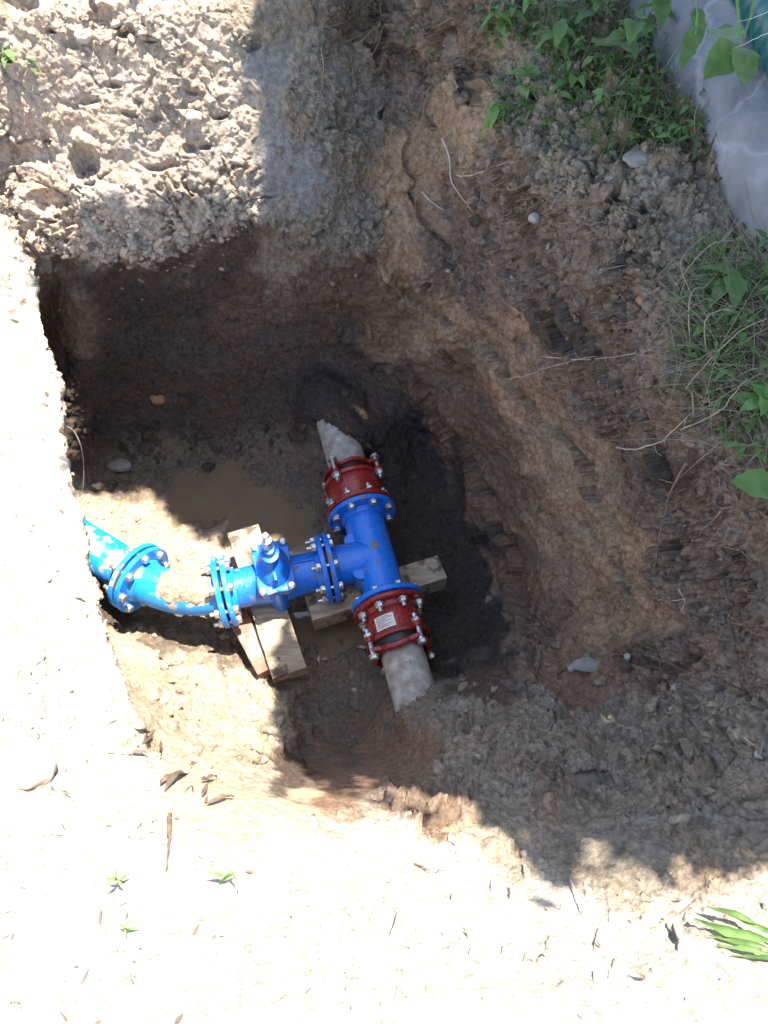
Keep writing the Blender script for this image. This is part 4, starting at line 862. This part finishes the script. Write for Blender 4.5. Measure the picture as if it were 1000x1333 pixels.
# dead leaves at the near left
for i, (a, b, W, lab) in enumerate([((214, 1034), (254, 993), .014, 'long curled brown dead leaf at the near left rim'), ((208, 1022), (222, 1008), .009, 'small folded dead leaf touching the long curled one'), ((260, 1022), (280, 1015), .009, 'small dark dead leaf right of the long curled one'),
        ((268, 1058), (303, 1047), .011, 'pointed dead leaf lowest of the near left group'), ((184, 968), (201, 952), .008, 'grey dead leaf uppermost of the near left group'), ((208, 962), (208, 985), .006, 'upright narrow dead leaf below the grey one'),
        ((170, 982), (190, 984), .007, 'short dead leaf leftmost of the near left group'), ((262, 1045), (268, 1030), .007, 'tiny dead leaf above the pointed one')]):
    p, q = gp(*a, .008), gp(*b, .02); v, f = leaf_mesh((q - p).length, W * 1.4, .9, .1); me = mesh('dead_leaf', place(v, p, q - p, gn(*a)), f)
    tag(link('dead_leaf', me, DEADLEAF), lab, 'dead leaf', 'dead leaves on the near left rim')
strand('stick', gs((222, 1066), (219, 1090), (221, 1100), (216, 1142), h=.006), .0075, DEADLEAF, 'dark broken stick lying in the bright foreground', 'stick', .002, n=6)
strand('twig', gs((536, 1130), (548, 1140), (560, 1144), h=.008), .003, DEADLEAF, 'small dark twig in the foreground below the shade line', 'twig', .002)
r_ = np.random.default_rng(77); V_ = []; F_ = []
for k in range(120):
    x, y = (r_.uniform(0, 330), r_.uniform(900, 1330)) if k % 2 else (r_.uniform(0, 1000), r_.uniform(1050, 1330))
    if k % 5 == 0: x, y = r_.uniform(0, 120), r_.uniform(420, 950); x = min(x, (lipx(y) or 999) - 8)
    L_ = .003 + .022 * r_.random() ** 3; b = gp(x, y, .002); a = r_.uniform(0, 6.28); v, f = leaf_mesh(L_, L_ * r_.uniform(.08, .4), r_.uniform(.3, 1.6), r_.uniform(-.4, .6), n=3)
    o_ = len(V_); V_ += place(v, b + Vector((0, 0, r_.uniform(.001, .006))), (math.cos(a), math.sin(a), r_.uniform(-.2, .5)), (r_.uniform(-.5, .5), r_.uniform(-.5, .5), 1)); F_ += [tuple(i + o_ for i in t) for t in f]
tag(link('leaf_litter', mesh('leaf_litter', V_, F_), DEADLEAF), 'tiny dark scraps of leaf and bark scattered on the bright foreground', 'litter', kind='stuff')
# grass
def blades(n, area, L0, L1, m, name, lab, wid=.0022, flat_=.5, seed=1):
    r = np.random.default_rng(seed); V_ = []; F_ = []
    for k in range(n):
        x0, y0, x1, y1 = area[k % len(area)]; x, y = r.uniform(x0, x1), r.uniform(y0, y1); b = gp(x, y, -.004); a = r.uniform(0, 6.28); L = r.uniform(L0, L1)
        d = Vector((math.cos(a), math.sin(a), 0)); s = Vector((-d.y, d.x, 0)) * wid * r.uniform(.5, 1.2); up = r.uniform(.25, 1.1); o = len(V_); dr = r.uniform(.2, 1.1)
        for i in range(5):
            t = i / 4; p = b + d * (L * flat_ * t * (1 + dr * t)) + Vector((0, 0, L * up * (t - dr * .6 * t * t))); w_ = s * (1 - t * .85); V_ += [p - w_, p + w_]
        F_ += [(o + 2 * i, o + 2 * i + 1, o + 2 * i + 3, o + 2 * i + 2) for i in range(4)]
    return tag(link(name, mesh(name, V_, F_), m), lab, 'grass', kind='stuff')
GA = [(700, 20, 860, 150), (730, 110, 900, 200), (780, 160, 905, 215), (640, 0, 760, 60), (700, 40, 850, 190)]
GB = [(880, 350, 1010, 450), (870, 400, 1010, 520), (900, 330, 1010, 400), (890, 420, 960, 500), (930, 480, 1020, 600)]
blades(1000, GA, .05, .17, GRASS, 'grass', 'green grass tuft on the top of the bank by the concrete pipe', seed=1)
blades(160, GA, .06, .18, STRAW, 'dry_grass', 'dry straw mixed in the green grass by the concrete pipe', .0016, seed=2)
blades(560, GB, .05, .16, GRASS, 'grass', 'green grass patch at the right edge of the bank', .002, seed=3)
blades(480, GB, .06, .2, STRAW, 'dry_grass', 'dry straw stalks tangled over the right edge of the bank', .0016, .8, seed=4)
def cover(n, area, m, lab, seed):
    r = np.random.default_rng(seed); V_ = []; F_ = []
    for k in range(n):
        x0, y0, x1, y1 = area[k % len(area)]; b = gp(r.uniform(x0, x1), r.uniform(y0, y1), 0) + Vector((0, 0, r.uniform(.005, .07))); nl = int(r.integers(2, 5)); a0 = r.uniform(0, 6.28)
        for q in range(nl):
            a = a0 + q * 6.28 / nl + r.uniform(-.3, .3); L = r.uniform(.012, .038); v, f = leaf_mesh(L, L * r.uniform(.3, .6), r.uniform(.1, .5), r.uniform(.1, .8), n=3)
            o = len(V_); V_ += place(v, b, (math.cos(a), math.sin(a), r.uniform(-.3, .5)), (r.uniform(-.4, .4), r.uniform(-.4, .4), 1)); F_ += [tuple(i + o for i in t) for t in f]
    return tag(link('ground_cover', mesh('ground_cover', V_, F_), m), lab, 'weeds', kind='stuff')
GC = GA + [(625, 0, 700, 60), (640, 130, 690, 170), (720, 60, 860, 180)]
cover(190, GC, LEAF, 'small leaved green weeds on the bank top by the concrete pipe', 31); cover(60, GC, LEAFL, 'paler small leaved weeds on the bank top by the concrete pipe', 32)
cover(90, GB, LEAF, 'small leaved weeds in the grass at the right edge', 33)
for (pts, r, lab) in ([((902, 540), (905, 420), (925, 400), (945, 378)), .004, 'forked dry stalk standing in the grass at right'], [((905, 400), (890, 365), (920, 320), (935, 322)), .003, 'thin dry stalk bending above the forked stalk'], [((922, 470), (925, 440), (945, 428), (965, 430)), .0045, 'curved pale stalk right of the forked stalk'],
        [((900, 505), (940, 470), (980, 448), (1010, 438)), .004, 'long pale stalk reaching to the right edge'], [((905, 552), (950, 545), (975, 530), (992, 510)), .004, 'pale stalk below the long one at the right edge'], [((885, 375), (930, 355), (970, 335), (998, 310)), .003, 'thin stalk slanting up to the concrete pipe'],
        [((912, 160), (935, 125), (960, 110)), .003, 'dry reed standing before the concrete pipe'], [((925, 165), (955, 110), (1000, 70)), .0045, 'yellow reed slanting across the concrete pipe'], [((915, 190), (955, 150), (1000, 60)), .003, 'green reed beside the yellow reed'], [((898, 195), (905, 150), (915, 110)), .0025, 'pale reed left of the others before the concrete pipe']):
    q = [gp(x, y, .02 + .05 * (i > 0)) for i, (x, y) in enumerate(pts)]
    if pts[0][1] < 200: q = [gp(*pts[0], .0)] + [P(x, y, .28 + .1 * i) for i, (x, y) in enumerate(pts[1:])]
    strand('dry_stalk', q, r * .8, STRAW, lab, 'stalk', .001)

# ---------------------------------------------------------------- concrete pipe and other things at the top right
ca, cb = P(840, -60, .30), P(1075, 290, .16)
cdv = (cb - ca).normalized(); mb = MB(); n = 72; L_ = (cb - ca).length + 1.6; vs = []; fs = []; st = 110
a_ = cdv.cross(UP).normalized(); b_ = a_.cross(cdv)
ringp = np.array([list(ca - cdv * .5 + cdv * (L_ * i / st) + (a_ * math.cos(2 * math.pi * k / n) + b_ * math.sin(2 * math.pi * k / n)) * .19) for i in range(st + 1) for k in range(n)])
axc = np.repeat(np.array([list(ca - cdv * .5 + cdv * (L_ * i / st)) for i in range(st + 1)]), n, 0); nr = (ringp - axc) / .19
e1_, e2_, _ = worley(ringp + .05 * fbm(ringp, .12, 3, 5)[:, None], .34, 77); crack = np.clip(1 - (e2_ - e1_) / .035, 0, 1)
dd = .018 * fbm(ringp, .22, 4, 8) + .006 * fbm(ringp, .04, 3, 18) + .004 * crack
ringp = ringp + nr * dd[:, None]; ii = np.arange((st + 1) * n).reshape(st + 1, n)
f = np.stack([ii[:-1], np.roll(ii, -1, 1)[:-1], np.roll(ii, -1, 1)[1:], ii[1:]], -1).reshape(-1, 4)
me = bigmesh('concrete_pipe', ringp, f); o = link('concrete_pipe', me, CONC); tag(o, 'thick bluish grey concrete pipe lying on the bank behind the weeds', 'concrete pipe')
TEAL = mat('teal_plastic', (.008, .085, .095), .35)
ta, tb = P(962, -80, .50), P(1045, 90, .44); td = (tb - ta).normalized(); tl_ = (tb - ta).length; mb = MB(); pr = []
k_ = 0.0
while k_ < tl_: pr += [(k_, .066), (k_ + .008, .073), (k_ + .020, .073), (k_ + .028, .066)]; k_ += .045
mb.rev([(0, .055)] + pr + [(k_, .055)], ta, td, 32)
tag(mb.build('teal_pipe', TEAL), 'ribbed teal plastic pipe partly out of view at the top right corner', 'plastic pipe')
for i, (pts, lab) in enumerate([([(1010, 10), (985, 22), (960, 28)], 'thin wire running in front of the teal tub'), ([(1005, 40), (980, 52), (958, 62)], 'thin wire below the first one beside the teal tub')]):
    strand('wire', [P(x, y, .62) for x, y in pts], .0011, ZINC, lab, 'wire', .001)

# ---------------------------------------------------------------- unseen tree, crown leaves set out along sun rays to cast the shade outline
SH = [(325, -400), (325, 0), (318, 60), (340, 90), (340, 125), (352, 165), (350, 205), (338, 235), (345, 262), (420, 330), (300, 420), (60, 400), (60, 560), (100, 652), (192, 642), (200, 668), (240, 688), (262, 705), (300, 712), (322, 700), (330, 735), (318, 752), (330, 790), (322, 830), (352, 850), (340, 880), (350, 920), (338, 950), (358, 985), (368, 1022),
      (440, 1040), (500, 1052), (500, 1082), (560, 1072), (612, 1086), (650, 1105), (668, 1150), (700, 1186), (735, 1182), (748, 1150), (790, 1130), (830, 1165), (870, 1160), (935, 1150), (1010, 1125), (1150, 1160), (1400, 1250), (1500, -400)]
def inpoly(x, y):
    c = False; j = len(SH) - 1
    for i in range(len(SH)):
        xi, yi = SH[i]; xj, yj = SH[j]
        if (yi > y) != (yj > y) and x < (xj - xi) * (y - yi) / (yj - yi) + xi: c = not c
        j = i
    return c
LIT = [(645, 1100, 34, 16), (705, 1068, 26, 8), (775, 1105, 20, 14), (870, 1118, 18, 14), (950, 1100, 10, 8), (690, 1125, 14, 10), (560, 1040, 45, 9), (620, 1075, 40, 8), (590, 1060, 20, 8), (800, 946, 12, 8), (825, 1020, 14, 8), (905, 1135, 22, 22), (830, 1145, 18, 20), (640, 1095, 30, 12), (760, 1110, 25, 12), (480, 1020, 14, 6), (345, 842, 12, 22), (385, 855, 6, 16), (340, 705, 16, 16), (352, 735, 22, 38), (375, 1010, 20, 8), (700, 1150, 20, 14)]
tree = empty('walnut_tree' if False else 'shade_tree', (2.7, 2.3, .3), 'leafy tree out of view, its crown laid out to throw the dappled shade', 'tree')
trunk = MB(); troot = Vector((2.7, 2.3, .2))
tt = [troot, Vector((2.65, 2.25, 1.2)), Vector((2.5, 2.15, 2.2)), Vector((2.2, 2.0, 3.0)), Vector((1.9, 1.9, 3.7))]
trunk.tube(tt, [.17, .13, .11, .085, .05], 14)
for k, (x, y, z) in enumerate([(1.0, 2.6, 3.2), (.9, 1.6, 3.3), (1.3, .9, 3.1), (2.2, 3.4, 3.4), (3.4, 2.8, 3.5), (.7, 2.1, 3.9), (2.9, 1.2, 3.4)]):
    s_ = tt[2] if k % 2 else tt[3]; e_ = Vector((x, y, z)); trunk.tube([s_, s_.lerp(e_, .35) + Vector((0, 0, .12)), s_.lerp(e_, .7) + Vector((0, 0, .1)), e_], [.06, .045, .03, .015], 8)
trunk.build('trunk', ROOT, tree)
LV = []; LF = []; rr = np.random.default_rng(12)
def crown_leaf(c, L, W):
    a = rr.uniform(0, 6.28); d = Vector((math.cos(a), math.sin(a), rr.uniform(-.35, .2))).normalized(); s = Vector((0, 0, 1)).cross(d).normalized() + Vector((0, 0, rr.uniform(-.3, .3))); o = len(LV)
    LV.extend([c - d * L, c - d * L * .2 + s * W, c + d * L, c - d * L * .2 - s * W]); LF.append((o, o + 1, o + 2, o + 3))
def edge_d(x, y):
    b = 1e9
    for (x0, y0), (x1, y1) in zip(SH, SH[1:]):
        dx, dy = x1 - x0, y1 - y0; t = max(0, min(1, ((x - x0) * dx + (y - y0) * dy) / (dx * dx + dy * dy + 1e-9))); b = min(b, (x - x0 - t * dx) ** 2 + (y - y0 - t * dy) ** 2)
    return math.sqrt(b)
cnt = 0; tries = 0
while cnt < 9500 and tries < 60000:
    tries += 1; x = rr.uniform(130, 1380); y = rr.uniform(-250, 1230)
    if rr.random() < .3: x = rr.uniform(60, 700); y = rr.uniform(590, 1050)
    if not inpoly(x, y): continue
    if any(((x - a) / (ra + 9)) ** 2 + ((y - b) / (rb + 8)) ** 2 < 1 for a, b, ra, rb in LIT): continue
    if x < 700 and y > 330 and y < 640 and x < 480: pass
    e_ = edge_d(x, y); j, i = near(x, y); g = Vector(G[j, i]); sc_ = (g - Vector((0, 0, CAMH))).length / F
    if 320 < y < (590 if x < 200 else 572) and x < 400: continue              # the far wall shades itself
    if g.x < -.25 and g.z < -.55 and g.y + SUN.y / SUN.z * (-.38 - g.z) > 2.41: continue   # that light is already cut off by the far rim
    z = rr.uniform(2.5, 3.3) + min(1.2, e_ * .006) * rr.random()
    c = g + SUN * ((z - g.z) / SUN.z); m_ = min(1.0, max(.22, e_ * sc_ / .09))
    crown_leaf(c, .095 * m_ * rr.uniform(.7, 1.2), .055 * m_ * rr.uniform(.7, 1.1)); cnt += 1
o = link('crown', mesh('crown', LV, LF, False), CROWN, tree); o['kind'] = 'stuff'
print('verts', len(pos), 'leaves', cnt, 'tries', tries)
